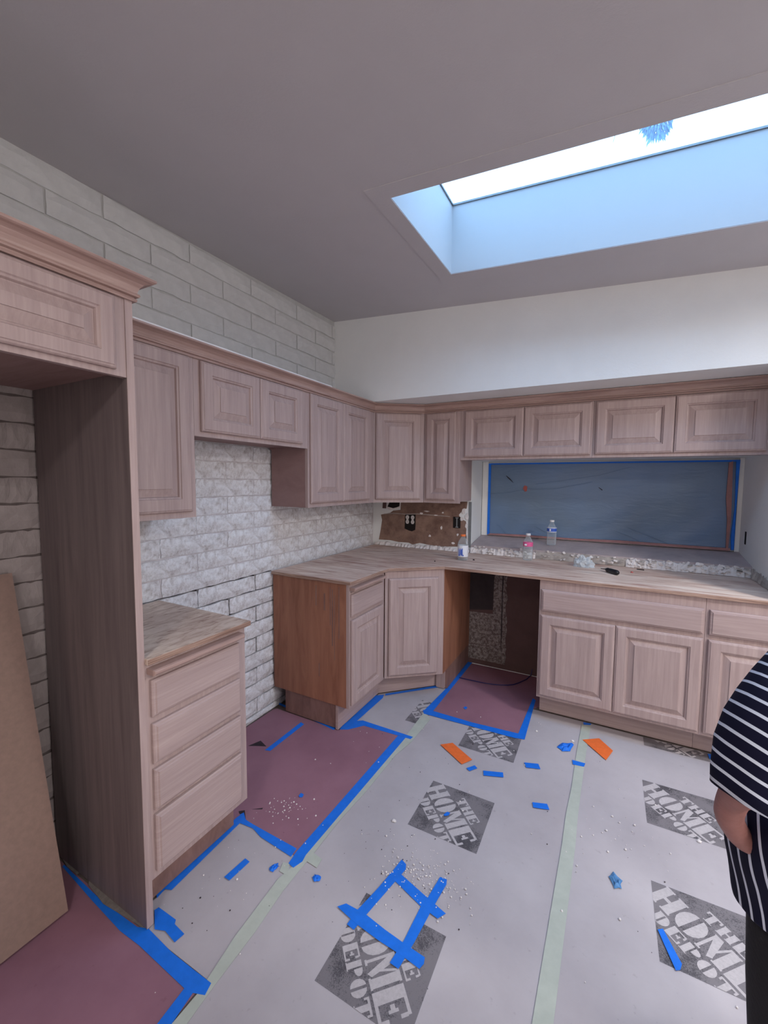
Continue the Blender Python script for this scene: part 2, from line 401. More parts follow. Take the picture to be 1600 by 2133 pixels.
# ceiling with the skylight opening
SX0, SX1, SY0, SY1 = 1.038, 3.05, -1.716, -1.026
cz = lambda d: (lambda x, y: ceil_z(x, y)+d)
mb = MB()
for x0, x1, y0, y1 in ((-.03, SX0, YR, .0), (SX1, XE+.1, YR, .0), (SX0, SX1, SY1, .0), (SX0, SX1, YR, SY0)):
    mb.prism([(x0, y0), (x1, y0), (x1, y1), (x0, y1)], cz(0), cz(.14))
struct(mb.build('ceiling', 'ceiling_paint'))
mb = MB(); t_ = .03; e_ = .0015
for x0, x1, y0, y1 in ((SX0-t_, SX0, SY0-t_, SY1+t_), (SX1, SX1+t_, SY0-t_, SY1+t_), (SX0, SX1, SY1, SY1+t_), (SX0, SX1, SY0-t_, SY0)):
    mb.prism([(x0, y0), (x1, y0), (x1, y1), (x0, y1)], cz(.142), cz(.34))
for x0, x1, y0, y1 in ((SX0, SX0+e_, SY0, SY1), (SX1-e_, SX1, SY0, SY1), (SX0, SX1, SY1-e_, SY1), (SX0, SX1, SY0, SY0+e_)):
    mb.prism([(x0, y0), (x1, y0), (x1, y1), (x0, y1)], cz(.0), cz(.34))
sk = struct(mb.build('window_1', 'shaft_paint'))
MB().prism([(SX0-.03, SY0-.03), (SX1+.03, SY0-.03), (SX1+.03, SY1+.03), (SX0-.03, SY1+.03)], cz(.345), cz(.350)).build('pane', 'window_glass', sk)
mb = MB()
f_ = .022
for x0, x1, y0, y1 in ((SX0-.04, SX0+.008, SY0-.04, SY1+.04), (SX1-.008, SX1+.04, SY0-.04, SY1+.04), (SX0+.008, SX1-.008, SY1-.008, SY1+.04), (SX0+.008, SX1-.008, SY0-.04, SY0+.008)):
    mb.prism([(x0, y0), (x1, y0), (x1, y1), (x0, y1)], cz(.336), cz(.3445))
mb.build('window_frame', 'metal_grey', sk)
# skim-coated collar around the opening
mb = MB(); k_ = .075
for x0, x1, y0, y1 in ((SX0-k_, SX0, SY0-k_, SY1+k_+.02), (SX1, SX1+k_, SY0-k_, SY1+k_+.02), (SX0, SX1, SY1, SY1+k_+.02), (SX0, SX1, SY0-k_, SY0)):
    mb.prism([(x0, y0), (x1, y0), (x1, y1), (x0, y1)], cz(-.0028), cz(.0005))
struct(mb.build('trim_3', 'ceiling_paint'))
# roof sheet so that the sky enters only through the skylight
# sill and the taped-over window
si = struct(MB().add([(.876, -.006, .952), (XR, -.006, .952), (XR, .30, .998), (.876, .30, .998), (.876, -.006, .93), (XR, -.006, .93), (XR, .30, .93), (.876, .30, .93)],
   [(0, 1, 2, 3), (7, 6, 5, 4), (0, 4, 5, 1), (1, 5, 6, 2), (2, 6, 7, 3), (3, 7, 4, 0)]).build('window_sill', 'sill'))
si.name = 'trim_4'
wn = struct(MB().box(.876, .926, .296, .36, .999, 1.611).box(.926, XR-.001, .31, .36, 1.596, 1.611).box(.926, XR-.001, .31, .36, .999, 1.006).box(2.5525, XR-.001, .296, .36, .999, 1.611).build('window_2', 'wall_paint'))
MB().box(.926, XR-.001, .342, .346, 1.006, 1.596).build('pane', 'window_glass', wn)
# unseen box added outside the window to keep sky light off the film
struct(MB().box(.4, 3.0, 1.3, 1.35, .2, 2.6).box(.35, .4, .48, 1.3, .2, 2.6).box(3.0, 3.05, .48, 1.3, .2, 2.6).box(.35, 3.05, .36, 1.35, 2.6, 2.65).box(.35, 3.05, .36, 1.35, .15, .2).box(.35, .85, .36, .48, .2, 2.6).box(XR, 3.05, .36, .48, .2, 2.6).box(.85, XR, .36, .48, 1.62, 2.6).box(.85, XR, .36, .48, .2, .99).build('wall_light_block', 'light_block_grey'))
# masking film
film = thing('masking_film', 'blue-grey plastic sheet taped over the wide window above the sink counter', 'plastic sheet', (1.74, .29, 1.0))
nx, nz = 70, 26; vs = []; fs = []
for j in range(nz+1):
    for i in range(nx+1):
        x = .93+(2.549-.93)*i/nx; z = 1.004+(1.597-1.004)*j/nz
        e = min(i, nx-i, j, nz-j)/4; e = min(1, e)
        d = (noise.noise(Vector((x*2.2, z*3, .3)))*.008+noise.noise(Vector((x*7-z*9, z*3+x*2, 2)))*.004*max(0, 1.5-(z-1)*3))*e
        vs.append((x, .300+d, z))
for j in range(nz):
    for i in range(nx): a = j*(nx+1)+i; fs.append((a, a+1, a+nx+2, a+nx+1))
MB().add(vs, fs).build('sheet', 'masking_film', film, True)
mb = MB().box(.926, .945, .290, .2975, 1.006, 1.597); mb.build('tape', 'blue_tape', film)
MB().box(.945, 2.545, .290, .2975, 1.587, 1.598).build('tape', 'blue_tape', film)
MB().prismY([(2.532, 1.598), (2.552, 1.598), (2.548, 1.3), (2.55, 1.01), (2.536, 1.01), (2.53, 1.1), (2.54, 1.3)], .2975, .288).build('tape', 'blue_tape', film)
MB().prismY([(.93, 1.004), (1.4, 1.006), (2.0, 1.006), (2.53, 1.003), (2.53, 1.02), (2.2, 1.022), (1.9, 1.026), (1.6, 1.018), (1.2, 1.022), (.95, 1.016)], .2975, .284).build('tape', 'red_tape', film)['label'] = 'faded red tape along the bottom edge'
MB().prismY([(2.495, 1.58), (2.515, 1.59), (2.52, 1.4), (2.525, 1.2), (2.52, 1.02), (2.508, 1.02), (2.505, 1.2), (2.492, 1.35)], .2975, .286).build('tape', 'red_tape', film)
mb = MB().prismY([(1.205, 1.395), (1.218, 1.42), (1.238, 1.41), (1.236, 1.375), (1.222, 1.368)], .2935, .290); mb.build('patch', 'red_scrap', film)['label'] = 'small orange-red patch stuck on the film'
MB().tube([(1.072, .289, 1.495), (1.1, .289, 1.47), (1.13, .289, 1.44)], [.002, .004, .001], 5).build('slit', 'dark_scrap', film)
MB().tube([(1.745, .289, 1.41), (1.77, .289, 1.39)], [.0015, .003], 5).build('slit', 'dark_scrap', film)
mb = MB()
for p in (((.94, 1.345), (1.1, 1.36), (1.21, 1.385)), ((1.25, 1.39), (1.45, 1.395), (1.7, 1.45)), ((1.3, 1.43), (1.5, 1.46), (1.75, 1.50), (1.95, 1.56)), ((1.0, 1.1), (1.05, 1.06), (1.09, 1.02)), ((1.95, 1.12), (2.1, 1.06), (2.2, 1.02)), ((1.85, 1.1), (1.98, 1.05), (2.04, 1.02)), ((1.3, 1.1), (1.4, 1.05), (1.5, 1.03))):
    mb.tube([(x, .2905, z) for x, z in p], .0014, 5)
stuff(mb.build('crease', 'masking_film', film))

# exposed drywall and plaster between counter and wall cabinets
def rough_slab(poly, y0, y1, mat, name, parent, label=None):
    o = MB().prismY(poly, y0, y1).build(name, mat, parent)
    if label: o['label'] = label
    return o
PATCH = [(.07, 1.154), (.162, 1.174), (.19, 1.194), (.2586, 1.203), (.265, 1.288), (.841, 1.288), (.836, 1.236), (.8015, 1.218), (.773, 1.182), (.788, 1.154), (.8325, 1.134), (.838, 1.02), (.837, .934), (.766, .928), (.633, .918), (.539, .922), (.442, .933), (.3765, .915), (.336, .928), (.241, .9266), (.165, .9366), (.051, .9346), (.068, 1.018), (.082, 1.108)]
rough_slab(PATCH, -.0005, -.0025, 'kraft_drywall', 'exposed_drywall', wb, 'bare brown drywall paper')
rough_slab([(.12, 1.22), (.1546, 1.285), (.262, 1.285), (.258, 1.225), (.224, 1.208), (.19, 1.202), (.15, 1.2)], -.0026, -.0045, 'plaster', 'torn_rim', wb)
rough_slab([(.135, 1.226), (.165, 1.285), (.255, 1.285), (.249, 1.232), (.222, 1.222), (.19, 1.214)], -.0046, -.0056, 'black_hole', 'hole', wb)
rough_slab([(.085, 1.21), (.12, 1.21), (.125, 1.285), (.09, 1.285)], -.0005, -.003, 'alcove_brown', 'exposed_drywall', wb)
r2 = random.Random(3)
def blob(cx, cz_, rx, rz, n=9, r=r2):
    return [(cx+rx*math.cos(2*math.pi*i/n)*r.uniform(.55, 1.1), cz_+rz*math.sin(2*math.pi*i/n)*r.uniform(.55, 1.1)) for i in range(n)]
for cx, cz_, rx, rz in ((.531, .999, .012, .012), (.63, 1.073, .009, .017), (.73, .955, .016, .010), (.767, 1.024, .009, .011), (.4546, 1.180, .016, .014), (.64, 1.194, .010, .007), (.579, 1.171, .02, .006), (.813, 1.2125, .02, .03), (.838, 1.1, .012, .03), (.842, 1.168, .018, .035), (.80, 1.15, .02, .016), (.845, 1.04, .009, .04), (.845, .98, .01, .03), (.5, 1.2, .03, .006)):
    rough_slab(blob(cx, cz_, rx, rz), -.0026, -.006, 'plaster', 'plaster_flake', wb)
rough_slab([(.1, 1.158), (.2, 1.168), (.31, 1.165), (.42, 1.172), (.55, 1.168), (.7, 1.164), (.7, 1.168), (.55, 1.174), (.42, 1.178), (.31, 1.171), (.2, 1.174), (.1, 1.163)], -.0026, -.005, 'plaster_grey', 'tear_line', wb)
MB().box(.852, .874, -.004, .002, .93, 1.288).build('corner_bead', 'metal_grey', wb)
# broken plaster bed along the back of the counter
def chunky(name, x0, x1, zt, parent, mat, y0=-.004, depth=.02, seed=1, n=60):
    r = random.Random(seed); rs = []
    for i in range(n+1):
        x = x0+(x1-x0)*i/n; h = zt(x)+r.uniform(-.007, .006); d = depth*r.uniform(.55, 1.15)
        rs.append([(x, y0+.002, .8915), (x, y0-d, .8915), (x, y0-d*.8, .8915+(h-.8915)*r.uniform(.3, .6)), (x, y0-d*r.uniform(.3, .6), h-.003), (x, y0+.002, h)])
    return MB().rings(rs).build(name, mat, parent)
chunky('plaster_bed', .02, .87, lambda x: .918, wb, 'plaster', depth=.03, seed=4)
chunky('plaster_bed', .88, 1.36, lambda x: .935, wb, 'plaster', depth=.03, seed=5, n=40)
chunky('plaster_bed', 1.36, 1.93, lambda x: .948, wb, 'plaster_grey', depth=.018, seed=6, n=14)
chunky('plaster_bed', 1.93, 2.57, lambda x: .944, wb, 'plaster', depth=.034, seed=7, n=56)
# loose flakes of plaster on the bed
mb = MB(); r3 = random.Random(11)
for i in range(150):
    x = r3.choice((r3.uniform(1.95, 2.56), r3.uniform(1.95, 2.56), r3.uniform(.9, 1.4), r3.uniform(1.4, 2.5)))
    z = r3.uniform(.90, .95); s_ = r3.uniform(.006, .02); a = r3.uniform(0, 3)
    dy = -.034+ (z-.9)*.35
    c = Vector((x, dy-r3.uniform(0, .006), z)); u = Vector((math.cos(a), r3.uniform(-.3, .3), math.sin(a)*.6))*s_; v_ = Vector((-math.sin(a), r3.uniform(-.5, .5), math.cos(a)))*s_*.5
    n_ = Vector((0, -.003, .001))
    mb.add([c-u-v_*.6, c+u*.8-v_, c+u+v_*.7, c-u*.7+v_, c-u-v_*.6+n_, c+u*.8-v_+n_, c+u+v_*.7+n_, c-u*.7+v_+n_], [(3, 2, 1, 0), (4, 5, 6, 7), (0, 1, 5, 4), (1, 2, 6, 5), (2, 3, 7, 6), (3, 0, 4, 7)])
stuff(mb.build('plaster_flakes', 'plaster', wb))
mb = MB()
for i in range(46):
    x = r3.uniform(1.0, 2.56); z = r3.uniform(.905, .952); s_ = r3.uniform(.006, .016)
    c = Vector((x, -.040, z)); u = Vector((s_, 0, r3.uniform(-.3, .2)*s_)); v_ = Vector((0, 0, s_*.28)); n_ = Vector((0, -.002, 0))
    mb.add([c-u-v_, c+u*.8-v_, c+u+v_*.7, c-u*.7+v_, c-u-v_+n_, c+u*.8-v_+n_, c+u+v_*.7+n_, c-u*.7+v_+n_], [(3, 2, 1, 0), (4, 5, 6, 7), (0, 1, 5, 4), (1, 2, 6, 5), (2, 3, 7, 6), (3, 0, 4, 7)])
stuff(mb.build('broken_chips', 'plaster_grey', wb))
# grey plaster skirt up the right return
mb = MB(); rs = []
for i in range(41):
    y = -.01-.6*i/40; h = .945-.02*i/40+r3.uniform(-.008, .008); d = r3.uniform(.006, .02)
    rs.append([(XR, y, .8915), (XR-d, y, .8915), (XR-d*.8, y, .915), (XR-d*.3, y, h), (XR, y, h)])
mb.rings(rs).build('plaster_bed', 'plaster_grey', wr)
# dishwasher space: back wall patches
rough_slab([(.85, .006), (1.47, .006), (1.47, .868), (.85, .868)], -.0003, -.001, 'alcove_brown', 'exposed_drywall', wb)
rough_slab([(.85, .43), (1.068, .46), (1.066, .75), (.85, .75)], -.0011, -.002, 'alcove_dark', 'dark_patch', wb)  # darker patch at the upper left of the gap
rough_slab([(.85, .165), (1.065, .168), (1.066, .427), (.85, .42)], -.0011, -.003, 'alcove_glue', 'glue_patch', wb)
jag = [(1.161+r2.uniform(-.008, .016), .868-i*(.79/26)) for i in range(27)]
rough_slab([(.85, .045), (.85, .16), (1.055, .165), (1.062, .46), (1.066, .70), (1.075, .74), (1.075, .868)]+jag+[(1.16, .045)], -.0031, -.005, 'alcove_glue', 'glue_strip', wb)
MB().prismY([(1.128, .868), (1.139, .868), (1.137, .7), (1.134, .55), (1.136, .3), (1.131, .12), (1.126, .3), (1.127, .6)], -.0051, -.006).build('glue_groove', 'alcove_dark', wb)

# outlets
ob = thing('outlet_box', 'open black electrical box with two white duplex outlets in the brown drywall', 'outlet', (.352, -.003, 1.04))
rough_slab([(.306, 1.165), (.399, 1.169), (.4006, 1.081), (.398, 1.040), (.3684, 1.026), (.34, 1.032), (.301, 1.046)], -.0027, -.005, 'black_hole', 'box', ob)
for cx in (.327, .375):
    mb = MB()
    for cz_ in (1.143, 1.105):
        mb.rings([[(cx+.0155*math.cos(t*math.pi/8)*k, y, cz_+.0165*math.sin(t*math.pi/8)*k) for t in range(16)] for k, y in ((1, -.0052), (1, -.009), (.9, -.011))])
    mb.box(cx-.009, cx+.009, -.0078, -.0052, 1.088, 1.160)
    rc = mb.build('receptacle', 'white_plastic', ob)
    mb = MB()
    for cz_ in (1.146, 1.108): mb.box(cx-.006, cx-.004, -.0118, -.0111, cz_-.005, cz_+.004).box(cx+.004, cx+.006, -.0118, -.0111, cz_-.004, cz_+.004).box(cx-.002, cx+.002, -.0118, -.0111, cz_-.011, cz_-.008)
    stuff(mb.build('slot', 'black_plastic', rc))
sb = thing('switch_box', 'small black switch box beside the window jamb, one switch strap inside', 'switch', (.76, -.003, 1.08))
MB().box(.729, .788, -.006, -.0027, 1.077, 1.166).build('box', 'black_hole', sb)
MB().box(.7555, .765, -.011, -.0062, 1.084, 1.160).box(.749, .772, -.0105, -.0062, 1.154, 1.162).box(.749, .772, -.0105, -.0062, 1.081, 1.088).build('switch', 'metal_grey', sb)

# ---------------------------------------------------------------- outside: tree above the roof, seen through the skylight
tree = thing('palm_tree', 'tree crown with drooping foliage seen against the sky through the skylight', 'tree', (3.5, -.3, 2.2))
def ray(px, py, dist):
    d = (cf+cr*((px-800)/870.087)-cu*((py-1066.5)/870.087)); return CAMP+d*dist

# ceiling lamps added out of view to fill the floor and soffit with light
for x, y, p_, l_ in ((3.45, -1.7, 46, 'added round fill lamp beside the skylight'), (3.3, -3.0, 22, 'added round fill lamp right of the viewer'), (1.7, -3.95, 17, 'added round fill lamp behind the viewer')):
    zc = ceil_z(x, y)
    lt = thing('fill_lamp', l_, 'lamp', (x, y, zc-.05))
    MB().lathe((x, y, zc-.045), [(.17, 0), (.18, .004), (.18, .05)], 32).build('housing', 'metal_grey', lt, True)
    MB().lathe((x, y, zc-.052), [(.15, 0), (.165, .006)], 32).build('diffuser', 'fill_lamp_glow', lt, True)
    l = bpy.data.lights.new('fill_lamp_light', 'AREA'); l.shape = 'DISK'; l.size = .32; l.energy = p_; l.color = (1, .97, .96)
    o = bpy.data.objects.new('fill_lamp_light', l); o.location = (x, y, zc-.056); COL.objects.link(o)
tree.name = 'tree'
tl = worldloc(tree)
MB().tube([(8.5, 13.5, 0), (8.3, 13.3, 6), (7.2, 12.9, 11), (5.2, 12.4, 13.2), (3.4, 11.9, 13.0), (2.7, 11.7, 12.3)], [.25, .2, .14, .09, .05, .02]).tube([(4.0, 12.1, 13.1), (2.2, 11.3, 12.6), (1.75, 11.2, 12.0), (1.5, 11.1, 11.55)], [.04, .03, .02, .01]).tube([(2.0, 11.3, 12.4), (1.9, 11.2, 11.9), (1.6, 11.1, 11.6), (1.52, 11.1, 11.2)], [.015, .015, .012, .008], 6).build('trunk', 'bark', tree)
mb = MB(); r4 = random.Random(5)
def leaf(c, d, L, w_):
    d = d.normalized(); s_ = d.cross(Vector((r4.uniform(-1, 1), r4.uniform(-1, 1), r4.uniform(-1, 1)))).normalized()*w_
    mb.add([c-s_*.4, c+d*L*.5-s_, c+d*L, c+d*L*.5+s_, c+s_*.4], [(0, 1, 2, 3, 4)])
for i in range(900):
    v_ = Vector((r4.gauss(0, 1), r4.gauss(0, 1), r4.gauss(0, 1))).normalized()*r4.random()**.4
    c = Vector((2.62, 11.75, 12.02))+Vector((v_.x*.40, v_.y*.4, v_.z*.62))
    leaf(c, Vector((v_.x*.6, v_.y*.5, -1)), r4.uniform(.12, .24), .03)
for i in range(60):
    c = Vector((1.2+r4.uniform(-.14, .14), 11.0+r4.uniform(-.1, .1), 11.95+r4.uniform(-.1, .3)))
    leaf(c, Vector((r4.uniform(-.5, .5), 0, -1)), r4.uniform(.1, .2), .025)
stuff(mb.build('leaves', 'foliage', tree))
MB().tube([(1.9, 11.3, 12.6), (1.4, 11.1, 12.5), (1.2, 11.0, 12.3)], [.02, .015, .01], 6).build('twig', 'bark', tree)

# ---------------------------------------------------------------- cabinets
FL = Face((.286, 0, 0), (0, 1, 0))      # left wall cabinets, face plane x = .286, u = +y
FLB = Face((.568, 0, 0), (0, 1, 0))     # left base cabinets
FBU = Face((0, -.297, 0), (1, 0, 0))    # back wall cabinets
FBB = Face((0, -.602, 0), (1, 0, 0))    # back base cabinets
FDU = Face((.286, -.519, 0), (.593-.286, -.297+.519, 0)); WDU = .379
FDB = Face((.568, -.854, 0), (.878-.568, -.602+.854, 0)); WDB = .400
WZ = .004
def cab(name, label, cat, loc, group=None): return thing(name, label, cat, loc, group)
def wall_cab_left(y0, y1, z0, label, doors, group='wall cabinets along the brick wall'):
    c = cab('wall_cabinet', label, 'cabinet', (.15, (y0+y1)/2, z0), group)
    e = .0006
    MB().box(.011, .2665, y0+e+.014, y1-e-.014, z0+.012, 1.955).build('body', 'cabinet_underside', c)
    for q0 in (y0+e, y1-e-.0138): MB().box(.011, .2665, q0, q0+.0138, z0, 1.955).build('side_panel', 'cabinet_underside', c)
    mb = MB(); FL.slab(mb, y0+e, y1-e, z0, 1.955, -.019, 0); mb.build('face_frame', 'oak_vertical', c)
    for a, b, zz0, zz1 in doors: door(FL, (a, b, zz0, zz1), c, fw=.052 if b-a > .25 else .046)
    return c
wall_cab_left(-2.432, -2.019, 1.287, 'tall single-door wall cabinet between the refrigerator panel and the range space', [(-2.41, -2.043, 1.312, 1.938)])
wall_cab_left(-2.019, -1.278, 1.625, 'short two-door wall cabinet over the empty range space', [(-1.99, -1.6565, 1.646, 1.937), (-1.6535, -1.334, 1.646, 1.937)])
c_dbl = wall_cab_left(-1.278, -.519, 1.287, 'tall two-door wall cabinet left of the corner, above the plywood counter', [(-1.262, -.934, 1.311, 1.938), (-.931, -.592, 1.311, 1.938)])
# visible darker side of the double cabinet facing the range space
c = cab('corner_wall_cabinet', 'diagonal corner wall cabinet with one door above the brown drywall', 'cabinet', (.2, -.2, 1.287))
MB().prism([(.012, -.004), (.012, -.5184), (.272, -.5184), (.5745, -.3), (.5924, -.283), (.5924, -.004)], 1.299, 1.955).build('body', 'cabinet_underside', c)
mb = MB(); FDU.slab(mb, .0006, WDU-.0006, 1.287, 1.955, -.0185, 0); mb.build('face_frame', 'oak_vertical', c)
door(FDU, (.016, .352, 1.311, 1.938), c, fw=.055)
def wall_cab_back(x0, x1, z0, label, doors, **kw):
    c = cab('wall_cabinet', label, 'cabinet', ((x0+x1)/2, -.15, z0), 'wall cabinets along the back wall')
    e = .0006
    MB().box(x0+e, x1-e, -.2775, -.006, z0+.012, 1.955).build('body', kw.get('body', 'oak_vertical'), c)
    mb = MB(); FBU.slab(mb, x0+e, x1-e, z0, 1.955, -.019, 0); mb.build('face_frame', 'oak_vertical', c)
    for a, b, zz0, zz1 in doors: door(FBU, (a, b, zz0, zz1), c, fw=.05 if b-a > .25 else .044)
    return c
wall_cab_back(.594, .871, 1.287, 'narrow tall wall cabinet between the corner and the window', [(.613, .838, 1.311, 1.939)])
wall_cab_back(.871, 1.712, 1.597, 'short two-door cabinet over the left half of the window', [(.903, 1.3005, 1.616, 1.936), (1.3035, 1.700, 1.616, 1.936)])
wall_cab_back(1.712, 2.574, 1.597, 'short two-door cabinet over the right half of the window', [(1.725, 2.1225, 1.617, 1.936), (2.1255, 2.527, 1.617, 1.936)])

# refrigerator enclosure
c = cab('refrigerator_cabinet', 'deep cabinet and tall dark side panel around the empty refrigerator alcove at the left edge', 'cabinet', (.3, -2.85, 1.735))
MB().box(.012, .5485, -3.30, -2.4565, 1.752, 1.975).build('body', 'cabinet_underside', c)
mb = MB(); FLB.slab(mb, -3.30, -2.4565, 1.735, 1.975, -.019, 0); mb.build('face_frame', 'oak_vertical', c)
door(FLB, (-2.878, -2.489, 1.751, 1.950), c, fw=.042); door(FLB, (-3.27, -2.881, 1.751, 1.950), c, fw=.042)
tp = c
MB().box(.0095, .5675, -2.456, -2.4345, .0095, 1.975).build('side_panel', 'oak_panel_side', tp)['label'] = 'tall dark side panel down to the floor'
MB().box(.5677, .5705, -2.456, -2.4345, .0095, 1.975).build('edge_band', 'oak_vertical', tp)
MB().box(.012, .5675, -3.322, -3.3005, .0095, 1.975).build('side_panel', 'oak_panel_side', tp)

# crown mouldings
def crown(path, z0, prof, name, label, extra=None):
    """sweep a profile (out, up) along a polyline given in plan; outward side is to the right of the direction"""
    pts = [Vector((x, y, 0)) for x, y in path]; rs = []
    for i, p in enumerate(pts):
        ds = []
        if i > 0: ds.append((pts[i]-pts[i-1]).normalized())
        if i < len(pts)-1: ds.append((pts[i+1]-pts[i]).normalized())
        ns = [Vector((d.y, -d.x, 0)) for d in ds]
        n = ns[0] if len(ns) == 1 else (ns[0]+ns[1])/(1+ns[0].dot(ns[1]))
        rs.append([p+n*o_+Z*(z0+h) for o_, h in prof])
    t = thing(name, label, 'moulding', (rs[0][0].x, rs[0][0].y, z0))
    MB().rings(rs).build('moulding', 'oak_moulding', t)
    return t
PROF = [(0.0205, 0), (.028, 0), (.030, .003), (.029, .007), (.0245, .009), (.0245, .011), (.034, .0125), (.036, .016), (.034, .020), (.030, .022), (.031, .027), (.035, .036), (.043, .045), (.054, .050), (.062, .0515), (.067, .054), (.067, .060), (.0205, .060)]
P2 = [(o-.0195, h) for o, h in PROF]
t = crown([(.286, -2.4315), (.286, -.519), (.593, -.297), (2.574, -.297)], 1.9405, P2, 'crown_moulding', 'long pinkish crown moulding over the wall cabinets from the panel round the corner')
MB().box(.30, .3325, -2.430, -1.1, 2.001, 2.006).build('white_edge', 'cap_white', t)['label'] = 'white strip along the top edge'  # thin white strip along the top of the crown
crown([(.5705, -3.322), (.5705, -2.4345), (.012, -2.4345)][:2]+[(.352, -2.4345)], 1.955, [(o, h*1.1) for o, h in P2], 'crown_moulding', 'crown moulding of the deep refrigerator cabinet at the upper left')

# base cabinets -------------------------------------------------------------
TOE = .49
dc = cab('drawer_cabinet', 'four-drawer base cabinet beside the tall panel', 'cabinet', (.3, -2.23, 0))
MB().box(.012, .5485, -2.4335, -2.032, .155, .871).build('body', 'oak_vertical', dc)
mb = MB(); FLB.slab(mb, -2.4335, -2.031, .155, .871, -.019, 0); mb.build('face_frame', 'oak_vertical', dc)
MB().box(.05, TOE, -2.4335, -2.034, .0095, .1545).build('toe_kick', 'cabinet_kick', dc)
for k, (z0, z1) in enumerate(((.697, .816), (.543, .674), (.388, .524), (.180, .372))): drawer(FLB, (-2.42, -2.066, z0, z1), dc)
def pullout(F, a0, a1, z0, z1, par):
    mb = MB(); r_ = (a0, a1, z0, z1)
    F.ring(mb, [ins(r_, 0, .001), ins(r_, 0, .033), ins(r_, .003, .038), ins(r_, .007, .040)], True)
    return mb.build('pull_out_board', 'oak_moulding', par)
pullout(FLB, -2.428, -2.062, .838, .857, dc)
bc = cab('base_cabinet', 'base cabinet with one drawer over one door and a bare brown side', 'cabinet', (.3, -1.06, 0))
MB().prismY([(.0, .155), (.54, .155), (.54, .871), (.0, .871)], -.856, -1.2605).mesh('x', 'cabinet_side') if 0 else None
MB().box(.012, .5485, -1.2605, -.856, .155, .871).build('body', 'cabinet_side', bc)
MB().box(.012, .5485, -1.2755, -1.2608, .155, .871).build('side_panel', 'cabinet_side', bc)['label'] = 'worn brown side with drip stains'
mb = MB()
for y_, z0, z1, w_ in ((.455, .5, .83, .004), (.44, .62, .84, .003), (.40, .7, .80, .005), (.47, .42, .8, .002), (.36, .30, .38, .003), (.34, .72, .84, .004), (.5, .55, .85, .003)):
    mb.box(y_-w_, y_+w_, -1.2758, -1.2756, z0, z1)
stuff(mb.build('drip_stain', 'cabinet_kick', bc))
mb = MB(); FLB.slab(mb, -1.2755, -.8665, .155, .871, -.019, 0); mb.build('face_frame', 'oak_vertical', bc)
MB().box(.09, .474, -1.262, -1.25, .0095, .1545).build('kick_side', 'cabinet_kick', bc)
MB().box(.4745, TOE, -1.2715, -.86, .0095, .1545).build('toe_kick', 'oak_horizontal', bc)
drawer(FLB, (-1.266, -.903, .687, .812), bc)
door(FLB, (-1.266, -.903, .172, .665), bc, fw=.05)
pullout(FLB, -1.272, -.905, .836, .854, bc)
cc = cab('corner_base_cabinet', 'diagonal corner base cabinet with one door under the plywood counter', 'cabinet', (.3, -.3, 0))
MB().prism([(.012, -.006), (.012, -.855), (.535, -.855), (.8602, -.59), (.8602, -.006)], .155, .871).build('body', 'cabinet_side', cc)
MB().box(.8606, .878, -.597, -.006, .155, .871).build('side_panel', 'cabinet_side', cc)['label'] = 'worn brown side towards the dishwasher gap'
mb = MB(); FDB.slab(mb, .0006, WDB-.0006, .155, .871, -.0185, 0); mb.build('face_frame', 'oak_vertical', cc)
door(FDB, (.024, .358, .174, .819), cc, fw=.056)
MB().prism([(.4905, -.85), (.4905, -.79), (.815, -.478), (.86, -.478), (.86, -.46), (.80, -.46), (.4905, -.77)], .0095, .1545).build('toe_kick', 'oak_horizontal', cc) if 0 else MB().prism([(.49, -.858), (.49, -.79), (.80, -.49), (.80, -.46), (.46, -.78), (.46, -.858)], .0095, .1545).build('toe_kick', 'oak_horizontal', cc)
MB().box(.8606, .876, -.50, -.006, .0095, .1545).build('kick_side', 'cabinet_kick', cc)
MB().box(.8005, .8602, -.515, -.48, .0095, .1545).build('post', 'oak_vertical', cc)
sc_ = cab('sink_cabinet', 'wide sink base cabinet with a long false drawer front over two doors', 'cabinet', (1.87, -.3, 0))
MB().box(1.4755, 2.267, -.5825, -.006, .155, .871).build('body', 'oak_vertical', sc_)
mb = MB(); FBB.slab(mb, 1.4755, 2.267, .155, .871, -.019, 0); mb.build('face_frame', 'oak_vertical', sc_)
MB().box(1.48, 2.267, -.474, -.43, .0095, .1545).build('toe_kick', 'oak_horizontal', sc_)
drawer(FBB, (1.487, 2.260, .687, .815), sc_, 'false_drawer_front')
door(FBB, (1.487, 1.8735, .172, .663), sc_, fw=.05); door(FBB, (1.8765, 2.262, .172, .663), sc_, fw=.05)
ec = cab('base_cabinet', 'right-hand base cabinet with one drawer and door, half hidden by the striped sleeve', 'cabinet', (2.42, -.3, 0))
MB().box(2.2685, 2.5765, -.5825, -.006, .155, .871).build('body', 'oak_vertical', ec)
mb = MB(); FBB.slab(mb, 2.2685, 2.5765, .155, .871, -.019, 0); mb.build('face_frame', 'oak_vertical', ec)
MB().box(2.2685, 2.5765, -.474, -.43, .0095, .1545).build('toe_kick', 'oak_horizontal', ec)
drawer(FBB, (2.283, 2.556, .685, .813), ec); door(FBB, (2.283, 2.556, .172, .661), ec, fw=.05)

